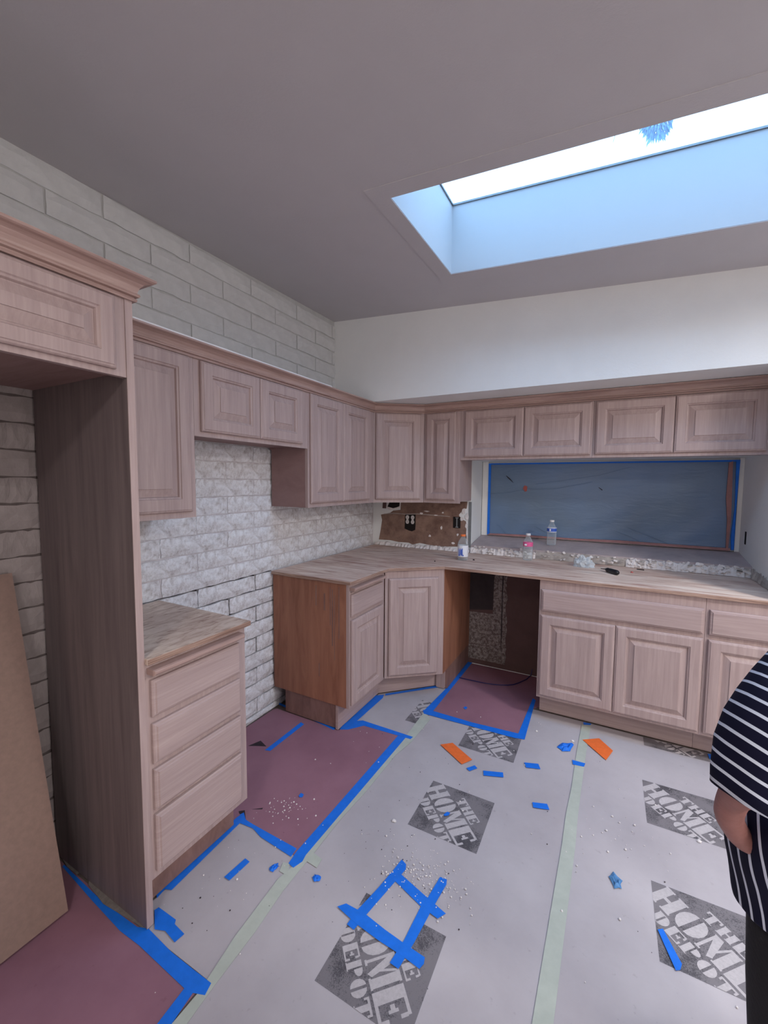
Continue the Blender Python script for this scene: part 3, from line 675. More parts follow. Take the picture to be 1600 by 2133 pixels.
# plywood worktops
def wavy(p0, p1, n, a):
    return [(p0[0]+(p1[0]-p0[0])*i/n+R.uniform(-a, a), p0[1]+(p1[1]-p0[1])*i/n+R.uniform(-a, a)) for i in range(n)]
ct = thing('plywood_counter', 'large bare plywood worktop turning the corner under the wall cabinets', 'worktop', (1.2, -.3, .872))
poly = [(.012, -.004), (.012, -1.288)]+[(.584, -1.292)]+wavy((.585, -1.28), (.592, -.88), 5, .001)+wavy((.60, -.862), (.875, -.622), 8, .0035)+wavy((.885, -.618), (2.57, -.619), 16, .0015)+[(2.576, -.619), (2.576, -.004)]
MB().prism(poly, .8716, .8895).build('top', 'plywood', ct)
mb = MB(); q = poly[2:]
for a, b in zip(q, q[1:-1]):
    d = Vector((b[0]-a[0], b[1]-a[1], 0)); n = Vector((d.y, -d.x, 0)).normalized()*.0012
    mb.prism([(a[0], a[1]), (b[0], b[1]), (b[0]+n.x, b[1]+n.y), (a[0]+n.x, a[1]+n.y)], .8718, .8885)
mb.box(.012, .584, -1.2925, -1.2905, .8718, .8885)
mb.build('ply_edge', 'plywood_edge', ct)
mb = MB()
mb.prism([(.10, -.40), (.102, -.405), (.40, -.20), (.398, -.196)], .8896, .8899)
for x, y, l, w_ in ((1.10, -.57, .03, .006), (1.42, -.575, .04, .007), (1.55, -.30, .10, .004), (1.30, -.22, .16, .003), (1.75, -.35, .09, .003), (1.98, -.3, .06, .003), (.95, -.45, .12, .002)):
    mb.prism(blob(x, y, l, w_, 8), .8896, .8899)
stuff(mb.build('knots', 'cabinet_kick', ct))
cs = thing('plywood_counter', 'small square plywood worktop on the four-drawer cabinet', 'worktop', (.3, -2.2, .872))
MB().box(.012, .586, -2.4338, -2.016, .8716, .8895).build('top', 'plywood_small', cs)
MB().box(.5862, .5875, -2.4338, -2.016, .8718, .8885).box(.012, .586, -2.0158, -2.0145, .8718, .8885).build('ply_edge', 'plywood_edge', cs)

# tan board leaning in the alcove
bd = thing('leaning_board', 'tan particle board leaning against the shaded brick at the left edge', 'board', (.2, -2.9, 0))
x0, z1 = .292, 1.12; L = math.hypot(x0, z1); nx_, nz_ = z1/L, x0/L
vs = []
for y in (-3.22, -2.549):
    for (x, z) in ((x0, .012), (.012, z1)):
        vs += [(x, y, z), (x-nx_*.016+0, y, z-nz_*.016+.0) if 0 else (x+nx_*.0, y, z)]
vs = []
for y in (-3.22, -2.549):
    vs += [(x0-.016, y, .014), (x0, y, .018), (.025, y, z1), (.010, y, z1-.004)]
MB().add(vs, [(3, 2, 1, 0), (4, 5, 6, 7), (0, 1, 5, 4), (1, 2, 6, 5), (2, 3, 7, 6), (3, 0, 4, 7)]).build('board', 'particle_board', bd)
# ---------------------------------------------------------------- floor coverings, tapes and litter
FL_ = {
 'red_front_left':[(0.4674,-1.9794),(0.4739,-1.9639),(0.5106,-1.9878),(0.5577,-1.9904),(0.7912,-1.9932),(0.7953,-2.0316),(0.629,-2.0215),(0.5704,-2.0055),(0.5028,-2.0121)],
 'red_right':[(0.7996,-2.0032),(0.8154,-1.1485),(0.8612,-1.1436),(0.8408,-1.9973),(0.847,-2.0264),(0.8338,-2.0629),(0.8063,-2.0578)],
 'red_top':[(0.494,-1.258),(0.4729,-1.1867),(0.5618,-1.1145),(0.8954,-1.1171),(0.8903,-1.1425),(0.596,-1.1579),(0.5353,-1.2351)],
 'toe_side':[(-0.072,-1.2004),(0.032,-1.2068),(0.2479,-1.211),(0.4649,-1.2525),(0.465,-1.2794),(0.2614,-1.2515),(0.0377,-1.2267),(-0.0511,-1.2161)],
 'toe_front':[(0.4901,-1.2275),(0.4839,-0.8211),(0.5303,-0.7845),(0.5429,-0.8241),(0.5336,-1.1622),(0.5216,-1.232)],
 'toe_diag':[(0.5328,-0.7684),(0.7709,-0.5179),(0.8377,-0.4568),(0.8449,-0.4767),(0.5433,-0.7881)],
 'red_inner':[(0.2495,-1.6059),(0.2784,-1.5968),(0.2791,-1.3165),(0.2502,-1.3099)],
 'dw_left':[(0.8605,0.0427),(0.9084,0.028),(0.8951,-0.8216),(0.8424,-0.8508),(0.8673,-0.5187),(0.8681,-0.4318),(0.8584,-0.0407)],
 'dw_bottom':[(0.8348,-0.833),(0.8746,-0.8109),(1.1435,-0.8157),(1.4169,-0.7956),(1.4083,-0.849),(1.1457,-0.8578),(0.8561,-0.868)],
 'dw_right':[(1.4213,-0.3435),(1.442,-0.3601),(1.453,-0.8368),(1.4079,-0.8467),(1.4112,-0.7935)],
 'fr_diag':[(0.567,-2.4504),(0.6946,-2.4581),(0.7905,-2.4566),(0.866,-2.4544),(0.8741,-2.4818),(0.8404,-2.4945),(0.8098,-2.4992),(0.5913,-2.4941),(0.495,-2.4979),(0.3132,-2.4874),(0.0799,-2.4708),(0.0773,-2.4634),(0.3507,-2.4726),(0.5318,-2.4647)],
 'fr_front':[(0.8399,-2.4942),(0.8532,-2.5922),(0.8656,-2.7186),(0.8268,-2.7397),(0.8188,-2.6215),(0.8098,-2.4992)],
 'bank':[(0.4769,-2.3656),(0.4686,-1.9964),(0.4745,-1.9725),(0.5023,-2.0038),(0.5166,-2.3342),(0.4936,-2.3428),(0.499,-2.3766)],
 'panel_patch':[(0.5301,-2.4055),(0.5338,-2.3927),(0.6205,-2.3911),(0.6292,-2.4016),(0.6827,-2.406),(0.6781,-2.4361),(0.6209,-2.4292),(0.5873,-2.4426)],
 'strip_a':[(0.6392,-2.2123),(0.6487,-2.1212),(0.6737,-2.1235),(0.6661,-2.2122)],
 'scrap_a':[(0.7595,-2.1123),(0.7581,-2.0932),(0.7717,-2.0745),(0.7859,-2.0824),(0.7833,-2.0949),(0.7816,-2.1132),(0.7681,-2.1163)],
 'disc_a':[(0.9184,-2.0597),(0.9192,-2.0465),(0.9372,-2.0388),(0.9508,-2.0482),(0.9509,-2.0627),(0.9362,-2.0686)],
 'g1':[(0.8491,-2.565),(0.852,-2.4926),(0.8476,-2.4525),(0.8279,-2.3324),(0.8141,-2.1209),(0.8404,-2.0069),(0.8414,-1.7531),(0.8551,-1.162),(0.8503,-0.8465),(0.9144,-0.9018),(0.9077,-1.0821),(0.9064,-1.1584),(0.8784,-1.3041),(0.8752,-1.5987),(0.8601,-1.8133),(0.863,-1.9946),(0.8607,-2.0569),(0.8606,-2.1501),(0.8743,-2.2926),(0.8785,-2.4515),(0.8842,-2.5459),(0.885,-2.7081),(0.8413,-2.7318)],
 'g1a':[(0.8549,-1.9753),(0.9062,-1.9826),(0.9105,-2.0209),(0.8629,-2.0177)],
 'g1b':[(0.7848,-2.0628),(0.8108,-2.0576),(0.8383,-2.0971),(0.7977,-2.0979)],
 'g2':[(1.7263,-0.516),(1.7167,-0.824),(1.7133,-1.1029),(1.7043,-1.2977),(1.704,-1.4735),(1.6884,-2.1085),(1.684,-2.2111),(1.7358,-2.183),(1.739,-2.0809),(1.752,-1.4473),(1.7509,-1.2959),(1.7545,-1.1015),(1.7618,-0.7992),(1.7755,-0.4888)],
 'g2top':[(1.7327,-0.4896),(1.7766,-0.4825),(1.7721,-0.5019),(1.7366,-0.5159)],
 'or1':[(1.0558,-1.1098),(1.1097,-1.0632),(1.2444,-1.1484),(1.2079,-1.208)],
 'or2':[(1.7389,-0.684),(1.8201,-0.6241),(1.8883,-0.7112),(1.8558,-0.8154)],
 'b1':[(1.2369,-1.2246),(1.268,-1.1831),(1.2857,-1.1978),(1.2569,-1.2376)],
 'b2':[(1.316,-1.2011),(1.4063,-1.1671),(1.4159,-1.2003),(1.3269,-1.234)],
 'b3':[(1.4851,-1.0387),(1.551,-1.0149),(1.5662,-1.0514),(1.5004,-1.0735)],
 'b4':[(1.7008,-0.8969),(1.7624,-0.8943),(1.7574,-0.9259),(1.7067,-0.9333)],
 'b5':[(1.5652,-1.2996),(1.6255,-1.278),(1.6385,-1.3096),(1.5739,-1.3296)],
 'crumple':[(1.6206,-0.8265),(1.6394,-0.7683),(1.6932,-0.7386),(1.699,-0.7691),(1.6864,-0.8271),(1.6468,-0.849)],
 'b6':[(1.2388,-1.5592),(1.248,-1.5361),(1.2617,-1.5376),(1.2587,-1.5541),(1.2451,-1.5646)],
 'strip_b':[(2.0075,-1.6688),(2.0228,-1.6579),(2.0618,-1.7492),(2.0555,-1.7702),(2.0434,-1.7781)],
 'disc_b':[(1.8675,-1.5366),(1.8823,-1.5091),(1.9121,-1.5311),(1.9088,-1.5675),(1.8863,-1.5798)],
 'toe_right':[(2.3325,-0.4935),(2.3669,-0.4835),(2.3447,-0.5524),(2.3333,-0.5372)],
 'bit_red1':[(0.6201,-1.7761),(0.6183,-1.757),(0.6356,-1.7576),(0.641,-1.7745),(0.6296,-1.7808)],
 'bit_red2':[(1.0502,-0.6848),(1.0584,-0.6607),(1.0743,-0.6714),(1.0704,-0.6993)],
 's1':[(1.174,-1.8397),(1.1973,-1.8506),(1.2046,-1.8702),(1.1593,-2.0797),(1.1481,-2.1393),(1.1194,-2.1354),(1.1256,-2.0797),(1.149,-1.9827),(1.1653,-1.8969)],
 's2':[(1.1578,-1.9129),(1.1968,-1.8948),(1.3191,-1.9305),(1.39,-1.9494),(1.3719,-1.9776),(1.306,-1.9669),(1.1921,-1.9298)],
 's3':[(1.3275,-1.836),(1.3525,-1.8341),(1.3574,-1.8527),(1.3453,-1.9496),(1.3336,-2.0801),(1.3215,-2.1673),(1.2917,-2.1653),(1.3028,-2.0885),(1.3075,-1.9703),(1.3172,-1.9258)],
 's4':[(1.0602,-2.1034),(1.0801,-2.0807),(1.1256,-2.0797),(1.1593,-2.0797),(1.2369,-2.0909),(1.3027,-2.097),(1.3784,-2.1022),(1.3825,-2.1194),(1.3758,-2.1377),(1.3193,-2.1315),(1.23,-2.1282),(1.1508,-2.1203),(1.1126,-2.1139)],
 'conc_a':[(0.0359,-2.4542),(0.1023,-2.4497),(0.1649,-2.4526),(0.1646,-2.4634),(0.0998,-2.4643)],
 'conc_b':[(0.228,-2.4537),(0.3161,-2.4535),(0.5475,-2.4445),(0.5522,-2.4585),(0.3599,-2.4767),(0.2425,-2.4641)],
 'flap1':[(0.1435,-1.6226),(0.1688,-1.5558),(0.2329,-1.578),(0.1867,-1.5988)],
 'flap2':[(0.4909,-1.9333),(0.5273,-1.9041),(0.5295,-1.9121)],
 'flap3':[(0.4477,-1.9692),(0.4674,-1.9523),(0.5068,-1.9842),(0.4577,-1.9758)],
 'stamp6':[(0.8215,-0.7045),(0.7847,-0.7387),(0.7799,-1.0054),(0.8648,-0.9699),(0.9096,-0.826)],
}
def sheet(name, label, cat, poly, z0, z1, mat):
    c = (sum(p[0] for p in poly)/len(poly), sum(p[1] for p in poly)/len(poly), z0)
    t = thing(name, label, cat, c)
    MB().prism(poly, z0, z1).build('sheet', mat, t); return t
gA = sheet('floor_paper', 'grey protection board along the left cabinets, from the tall panel to the diagonal cabinet', 'floor covering', [(.492, -2.458), (.862, -2.452), (.862, -1.9), (.866, -1.5), (.88, -1.0), (.905, -.40), (.86, -.40), (.86, -.476), (.80, -.488), (.492, -.788)], .0002, .0022, 'grey_board')
gB = sheet('floor_paper', 'wide grey protection board in the middle of the floor with three faded printed squares', 'floor covering', [(.8622, -5.2), (1.72, -5.2), (1.74, -.478), (.9052, -.478), (.9052, -.6), (.8802, -1.0), (.8662, -1.5), (.8622, -1.9)], .0002, .0022, 'grey_board')
gC = sheet('floor_paper', 'grey protection board on the right, before the sink cabinet, printed along its length', 'floor covering', [(1.7205, -5.2), (3.1, -5.2), (3.1, -.7), (2.70, -.7), (2.575, -.68), (2.575, -.478), (1.7405, -.478)], .0002, .0022, 'grey_board')
sheet('paper_patch', 'square grey paper patch inside the taped blue square, covering part of a print', 'floor covering', [(1.165, -1.905), (1.33, -1.935), (1.312, -2.106), (1.158, -2.090)], .0036, .0042, 'grey_board')
r1 = sheet('rosin_paper', 'dark red paper on the floor of the empty range space', 'floor covering', [(.004, -1.285), (.004, -2.028), (.492, -2.028), (.50, -1.985), (.80, -2.02), (.835, -1.14), (.56, -1.135), (.50, -1.255), (.478, -1.268), (.30, -1.263), (.02, -1.262)], .0024, .0042, 'red_rosin_paper')
r2_ = sheet('rosin_paper', 'dark red paper on the floor of the empty dishwasher gap', 'floor covering', [(.88, -.012), (.88, -.5), (.865, -.84), (1.435, -.84), (1.44, -.478), (1.478, -.43), (1.478, -.012)], .0024, .0042, 'red_rosin_paper')
r3_ = sheet('rosin_paper', 'dark red paper in the refrigerator alcove, lower left corner', 'floor covering', [(.004, -2.461), (.55, -2.461), (.845, -2.47), (.845, -4.2), (.004, -4.2)], .0024, .0042, 'red_rosin_paper')
for nm, par in (('flap1', r1), ('flap2', r1), ('flap3', r1)):
    MB().prism(FL_[nm], .0043, .0049).build('tear', 'torn_dark', par)
tz = [.0044]
def tape(key, name, label, mat='blue_tape', cat='tape', lift=.0, group=None, th=.0006):
    tz[0] += .00007
    p = FL_[key]; c = (sum(q[0] for q in p)/len(p), sum(q[1] for q in p)/len(p), tz[0])
    t = MB().prism(p, tz[0]+lift, tz[0]+lift+th).build(name, mat); tag(t, label, cat, group); return t
tape('g1', 'green_tape', 'long pale green tape seam running beside the red paper', 'green_tape')
tape('g1a', 'green_tape', 'small square of pale green tape at the near corner of the red paper', 'green_tape')
tape('g1b', 'green_tape', 'torn pale green tape scrap left of the long green seam', 'green_tape')
tape('g2', 'green_tape', 'long pale green tape seam in the middle of the floor, up to the sink cabinet', 'green_tape')
for k, l in (('red_right', 'blue tape along the right edge of the red paper before the range space'), ('red_front_left', 'blue tape along the near edge of the red paper, curled at its left end'), ('red_top', 'blue tape along the far edge of the red paper, past the cabinet corner'), ('toe_side', 'blue tape at the foot of the brown cabinet side'), ('toe_front', 'blue tape along the toe kick of the one-door base cabinet'), ('toe_diag', 'thin blue tape line along the foot of the diagonal corner cabinet'), ('red_inner', 'short loose blue tape strip lying inside the red paper of the range space'), ('dw_left', 'blue tape along the left side of the dishwasher gap paper'), ('dw_bottom', 'blue tape along the near edge of the dishwasher gap paper'), ('dw_right', 'blue tape along the right edge of the dishwasher gap paper'), ('fr_diag', 'wide blue tape from under the tall panel to the green seam, lower left'), ('fr_front', 'blue tape running to the bottom edge of the photo beside the alcove paper'), ('bank', 'blue tape along the foot of the four-drawer cabinet'), ('panel_patch', 'worn blue tape patch at the foot of the tall panel'), ('strip_a', 'blue tape strip with a whitish curl, before the four-drawer cabinet'), ('g2top', 'tiny blue tape piece at the far end of the middle green seam'), ('b1', 'small blue tape scrap next to the left orange tape'), ('b2', 'blue tape strip between the two small scraps right of the left orange tape'), ('b3', 'short blue tape strip below the dishwasher gap corner'), ('b4', 'blue tape piece lying across the middle green seam'), ('b5', 'short blue tape strip left of the middle green seam, nearest to the viewer'), ('strip_b', 'long blue tape strip on the nearest right-hand printed square'), ('toe_right', 'blue tape end at the foot of the cabinets beside the sleeve'), ('s1', 'blue tape strip, upper left side of the taped square'), ('s2', 'blue tape strip, upper right side of the taped square'), ('s3', 'blue tape strip, right side of the taped square'), ('s4', 'blue tape strip, lower left side of the taped square'), ('b6', 'tiny blue tape bit on the middle printed square'), ('bit_red1', 'tiny blue tape bit in the middle of the red range-space paper'), ('bit_red2', 'tiny blue tape bit on the dishwasher gap paper')):
    tape(k, 'blue_tape', l, lift=.0001)
tape('or1', 'orange_tape', 'left piece of orange tape, touching a printed square', 'orange_tape', th=.001)
tape('or2', 'orange_tape', 'right piece of orange tape, on the middle green seam', 'orange_tape', th=.001)
MB().prism([(.566, -2.452), (.60, -2.44), (.62, -2.405), (.60, -2.392), (.545, -2.392), (.575, -2.43)], .0105, .0108).build('worn_patch', 'blue_tape_worn') if 0 else None
def crumple(key, label, mat, hgt, seed):
    r = random.Random(seed); p = FL_[key]; cx = sum(q[0] for q in p)/len(p); cy_ = sum(q[1] for q in p)/len(p)
    rs = []
    pts = []
    for i in range(len(p)):
        a, b = p[i], p[(i+1) % len(p)]; pts += [a, ((a[0]+b[0])/2+r.uniform(-.004, .004), (a[1]+b[1])/2+r.uniform(-.004, .004))]
    for k, h in ((1, .0062), (.8, hgt*.6), (.5, hgt), (.2, hgt*.7)):
        rs.append([(cx+(x-cx)*k*r.uniform(.85, 1.1), cy_+(y-cy_)*k*r.uniform(.85, 1.1), h*r.uniform(.7, 1.15) if k < 1 else h) for x, y in pts])
    t = MB().rings(rs).build('crumpled_tape', mat); tag(t, label, 'tape'); return t
crumple('crumple', 'crumpled ball of blue tape near the sink cabinet, left of the right orange tape', 'blue_tape', .016, 1)
crumple('disc_a', 'small round wad of blue tape right of the green seam', 'blue_tape', .012, 2)
crumple('scrap_a', 'folded blue tape scrap left of the green seam', 'blue_tape', .012, 3)
crumple('disc_b', 'crumpled dull blue tape wad between the right-hand printed squares', 'blue_tape_worn', .014, 4)
MB().prism([(.640, -2.16), (.648, -2.125), (.672, -2.128), (.664, -2.155)], .0062, .0066)
for key in ('conc_a', 'conc_b'):
    struct(MB().prism(FL_[key], .0078, .0092).build('trim_5' if key == 'conc_a' else 'trim_6', 'concrete'))

# printed squares with block lettering -----------------------------------------
def rect(x0, x1, y0, y1): return [(x0, y0), (x1, y0), (x1, y1), (x0, y1)]
def arc(cx, cy_, rx, ry, a0, a1, n=8): return [(cx+rx*math.cos(a0+(a1-a0)*i/n), cy_+ry*math.sin(a0+(a1-a0)*i/n)) for i in range(n+1)]
H_ = math.pi/2
GL = {
 'T': [rect(.33, .67, 0, .86), rect(.0, 1, .86, 1), rect(0, .12, .68, .86), rect(.88, 1, .68, .86), rect(.22, .78, 0, .07)],
 'H': [rect(.04, .38, 0, 1), rect(.62, .96, 0, 1), rect(.38, .62, .42, .56), rect(0, .42, 0, .07), rect(0, .42, .93, 1), rect(.58, 1, 0, .07), rect(.58, 1, .93, 1)],
 'E': [rect(.04, .44, 0, 1), rect(.44, .95, .9, 1), rect(.44, 1, 0, .1), rect(.86, .98, .68, .9), rect(.88, 1, .1, .32), rect(.52, .72, .44, .58), rect(.66, .76, .36, .66)],
 'O': [arc(.42, .5, .42, .5, H_, 3*H_), arc(.58, .5, .42, .5, -H_, H_)],
 'M': [rect(.03, .13, 0, 1), rect(0, .2, 0, .07), [(.0, 1), (.32, 1), (.60, .12), (.46, 0)], [(.50, .34), (.68, 1), (.60, 1), (.46, .5)], rect(.66, .97, 0, 1), rect(.62, 1, 0, .07), rect(.62, 1, .93, 1)],
 'D': [rect(.04, .40, 0, 1), arc(.52, .5, .46, .5, -H_, H_), rect(0, .5, 0, .07), rect(0, .5, .93, 1)],
 'P': [rect(.06, .42, 0, 1), arc(.52, .72, .44, .28, -H_, H_), rect(0, .5, 0, .07)],
}
def word(mb, text, cx, base, h, wl_, gap, tf, z):
    n = len(text); tot = n*wl_+(n-1)*gap; x = cx-tot/2
    for ch in text:
        for poly in GL[ch]:
            p = [tf(x+a*wl_, base+b*h) for a, b in poly]
            mb.add([(a, b, z) for a, b in p], [tuple(range(len(p)))])
        x += wl_+gap
def inside_clip(poly, x0, x1, y0, y1):
    def clip(p, f, g):
        out = []
        for i in range(len(p)):
            a, b = p[i-1], p[i]
            fa, fb = f(a), f(b)
            if fa < 0 <= fb or fb < 0 <= fa: t = fa/(fa-fb); out.append((a[0]+(b[0]-a[0])*t, a[1]+(b[1]-a[1])*t))
            if fb >= 0: out.append(b)
        return out
    for f in (lambda q: q[0]-x0, lambda q: x1-q[0], lambda q: q[1]-y0, lambda q: y1-q[1]):
        poly = clip(poly, f, 0)
        if len(poly) < 3: return []
    return poly
def stamp(par, x0, y1, s=.294, clipbox=None, wfac=1.0):
    """square print, lower right reading: baseline runs from the far left corner to the near right corner"""
    cb = clipbox or (x0, x0+s, y1-s, y1)
    cx, cy_ = x0+s/2, y1-s/2
    k = s/math.sqrt(2)
    tf = lambda a, b: (cx+(a+b)*.7071, cy_+(-a+b)*.7071)
    mb = MB(); mb.add([(cb[0], cb[2], .0025), (cb[1], cb[2], .0025), (cb[1], cb[3], .0025), (cb[0], cb[3], .0025)], [(0, 1, 2, 3)])
    pr_ = mb.build('printed_square', 'print_ink', par)
    mb = MB(); tmp = MB(); zz = .0028
    word(tmp, 'HOME', -.010, -.058*s/.294, .094*s/.294, .080*s/.294, .003, tf, .0028)
    word(tmp, 'THE', .006, .045*s/.294, .046*s/.294, .046*s/.294, .003, tf, .0028)
    word(tmp, 'DEPOT', .006, -.114*s/.294, .047*s/.294, .046*s/.294, .003, tf, .0028)
    for f in tmp.f:
        p = inside_clip([(tmp.v[i].x, tmp.v[i].y) for i in f], *cb)
        zz += .000012
        if p: mb.add([(a, b, zz) for a, b in p], [tuple(range(len(p)))])
    if mb.f: mb.build('lettering', 'print_letter', pr_)
stamp(gB, 1.122, -1.382)
stamp(gB, 1.120, -2.012)
stamp(gB, 1.142, -.770, clipbox=(1.142, 1.436, -1.064, -.844))
stamp(gC, 2.004, -1.476); stamp(gC, 2.012, -.885); stamp(gC, 2.04, -.2705, clipbox=(2.04, 2.334, -.5645, -.480))
stamp(gA, .76, -.705, clipbox=(.782, .868, -.985, -.72))

# crumbs of plaster and dirt on the coverings
rc = random.Random(21)
def crumbs(name, label, mat, spots, zs=.0044):
    mb = MB()
    for cx, cy_, sx, sy_, n, smax in spots:
        for i in range(n):
            x, y = rc.gauss(cx, sx), rc.gauss(cy_, sy_); s_ = smax*rc.random()**2+.0012
            if x < .52 or (x < .9 and y > -1.0) or y > -.5: continue
            mb.lathe((x, y, zs+.0002), [(s_, 0), (s_*.8, s_*.5), (s_*.3, s_*.8)], 5)
    t = stuff(mb.build(name, mat)); return tag(t, label, 'debris')
crumbs('plaster_crumbs', 'white plaster crumbs scattered over the floor around the taped square', 'plaster', [(1.27, -1.87, .09, .05, 190, .0028), (1.20, -1.78, .12, .05, 40, .003), (.60, -1.87, .05, .04, 46, .0028), (1.2, -1.97, .04, .06, 25, .003), (1.9, -1.3, .08, .08, 30, .004), (1.5, -1.2, .5, .5, 50, .0035), (.7, -1.6, .1, .3, 20, .004), (.68, -2.2, .08, .12, 20, .003)], .0052)
crumbs('dirt_specks', 'dark dirt specks scattered over the grey floor boards', 'torn_dark', [(1.1, -1.85, .15, .15, 26, .0015), (.7, -2.25, .1, .12, 9, .002), (1.4, -1.3, .5, .5, 26, .0014), (1.1, -1.05, .1, .2, 8, .002), (1.15, -1.95, .1, .1, 14, .001)], .0044)
for (x, y, s_, l) in ((1.065, -1.69, .014, 'white plaster chip beside the middle printed square'), (1.69, -.72, .012, 'white plaster chip behind the crumpled blue tape'), (1.50, -.72, .010, 'white plaster chip right of the dishwasher gap tape'), (2.19, -1.19, .012, 'shiny white chip on the far right printed square')):
    mb = MB().rings([[(x+s_*k*math.cos(a*1.05)*rc.uniform(.6, 1), y+s_*k*.7*math.sin(a*1.05)*rc.uniform(.6, 1), .0047+h) for a in range(6)] for k, h in ((1, 0), (.8, .004), (.4, .006))])
    tag(mb.build('plaster_chip', 'plaster'), l, 'debris')

# cable in the dishwasher gap
tag(MB().tube([(.9002, -.3027, .009), (.95, -.304, .009), (1.018, -.3007, .009), (1.08, -.297, .009), (1.1439, -.286, .009), (1.19, -.27, .009), (1.236, -.2468, .009), (1.27, -.22, .009), (1.2971, -.1763, .009), (1.32, -.13, .009), (1.34, -.088, .010), (1.36, -.03, .02), (1.365, -.012, .06)], .0034, 8).build('cable', 'cable_blue'), 'thin dark blue cable curving over the red paper of the dishwasher gap', 'cable')

# ---------------------------------------------------------------- bottles and small things on the counter
def bottle(name, label, x, y, z, h, r_, capmat, labmat, l0, l1, cap=True, ridges=True):
    t = thing(name, label, 'bottle', (x, y, z)); c = (x, y, z+.0008)
    pr_ = [(r_*.6, .002), (r_*.92, 0), (r_, .006)]
    body_top = h*.62
    k = 6 if ridges else 2
    for i in range(1, k*2):
        zz = .006+(body_top-.006)*i/(k*2); pr_.append((r_*(.94 if i % 2 else 1), zz))
    pr_ += [(r_, body_top), (r_*.9, h*.70), (r_*.62, h*.80), (r_*.40, h*.88), (r_*.38, h*.905), (r_*.46, h*.91), (r_*.38, h*.925), (r_*.38, h*.95)]
    MB().lathe(c, pr_, 22).build('bottle_body', 'bottle_plastic', t, True)
    MB().lathe(c, [(r_*.86, .004), (r_*.86, .012)], 20).build('water', 'water', t) if 0 else None
    n = 24; o = MB().lathe(c, [(r_*1.015, l0*h), (r_*1.02, l1*h)], n); o.f = o.f[:-2]
    lb = o.build('label', labmat, t, True)
    if cap: MB().lathe(c, [(r_*.47, h*.925), (r_*.48, h*.93), (r_*.48, h*.992), (r_*.42, h)], 18).build('cap', capmat, t)
    return t, c, lb
b1, c1, lb1 = bottle('drink_bottle', 'clear drink bottle with an orange cap and pale label, at the left on the counter', .9155, -.331, .8898, .182, .037, 'cap_orange', 'label_white', .14, .58)
mb = MB()
for k in range(5): mb.box(c1[0]-.020+k*.006, c1[0]-.018+k*.007, c1[1]-.0395, c1[1]-.0388, c1[2]+.034+.004*(k % 3), c1[2]+.086-.008*(k % 2))
for a in (-.012, .014): mb.box(c1[0]+a-.004, c1[0]+a+.003, c1[1]-.0395, c1[1]-.0388, c1[2]+.032, c1[2]+.042)
mb.build('print', 'label_blue', lb1)
b2, c2, lb2 = bottle('water_bottle', 'clear water bottle with a pink label, standing on the counter below the sill', 1.319, -.0935, .8898, .19, .0335, 'cap_white', 'label_pink', .52, .68)
b3, c3, lb3 = bottle('water_bottle', 'clear water bottle with a blue and white label, on the window sill', 1.4496, .13, .9795, .185, .0335, 'cap_white', 'label_blue', .52, .70)
o = MB().lathe(c3, [(.0335*1.03, .185*.52), (.0335*1.03, .185*.545)], 24).lathe(c3, [(.0335*1.03, .185*.675), (.0335*1.03, .185*.70)], 24); o.build('label_band', 'label_white', lb3)
MB().box(c3[0]-.012, c3[0]-.002, c3[1]-.0362, c3[1]-.0340, c3[2]+.105, c3[2]+.121).build('print', 'label_white', lb3)
MB().box(c2[0]-.018, c2[0]-.002, c2[1]-.0360, c2[1]-.0340, c2[2]+.106, c2[2]+.118).build('print', 'label_white', lb2)
# crumpled clear bag
bm = bmesh.new(); bmesh.ops.create_icosphere(bm, subdivisions=4, radius=1)
for v_ in bm.verts:
    p = v_.co.copy(); n_ = noise.noise(p*2.3)+.6*noise.noise(p*5.5)
    v_.co = Vector((p.x*.058*(1+.35*n_), p.y*.045*(1+.35*n_), max(0, p.z*.055*(1+.5*n_)+.008)))
me = bpy.data.meshes.new('plastic_bag'); bm.to_mesh(me); bm.free(); me.materials.append(MATS['bag_plastic'])
o = bpy.data.objects.new('plastic_bag', me); COL.objects.link(o); o.location = (1.685, -.155, .8905); tag(o, 'crumpled clear plastic bag on the counter between the water bottle and the black tool', 'bag')
# black tool
tl_ = thing('screwdriver', 'black-handled short screwdriver lying on the plywood counter', 'tool', (1.87, -.31, .89))
d = Vector((.103, -.137, 0)).normalized(); p0 = Vector((1.795, -.235, .905))
prof = [(0, .006), (.012, .010), (.022, .014), (.03, .012), (.045, .0145), (.09, .0155), (.105, .015), (.113, .010), (.116, .004)]
MB().tube([p0+d*(.03+a) for a, _ in prof], [b for _, b in prof], 14).build('handle', 'black_plastic', tl_, True)
MB().tube([p0-d*.012-Z*.006, p0+d*.03], [.0022, .003], 8).build('shaft', 'black_plastic', tl_)
for (x, y, s_, l, mt) in ((.989, -.309, .010, 'small black scrap on the counter right of the orange-capped bottle', 'dark_scrap'), (.77, -.50, .006, 'tiny dark crumb on the counter before the corner', 'dark_scrap'), (1.957, -.216, .012, 'small red scrap on the counter right of the screwdriver', 'red_scrap')):
    mb = MB().rings([[(x+s_*k*math.cos(a*1.05)*rc.uniform(.5, 1), y+s_*k*.7*math.sin(a*1.05)*rc.uniform(.5, 1), .8900+h) for a in range(6)] for k, h in ((1, 0), (.8, .005), (.4, .008))])
    tag(mb.build('scrap', mt), l, 'debris')
MB().tube([(1.99, -.085, .893), (2.03, -.095, .893)], [.003, .004], 6).build('scrap', 'dark_scrap').name = 'scrap'
tag(bpy.data.objects['scrap.003'] if 'scrap.003' in bpy.data.objects else COL.objects[-1], 'thin dark splinter at the back of the counter', 'debris')

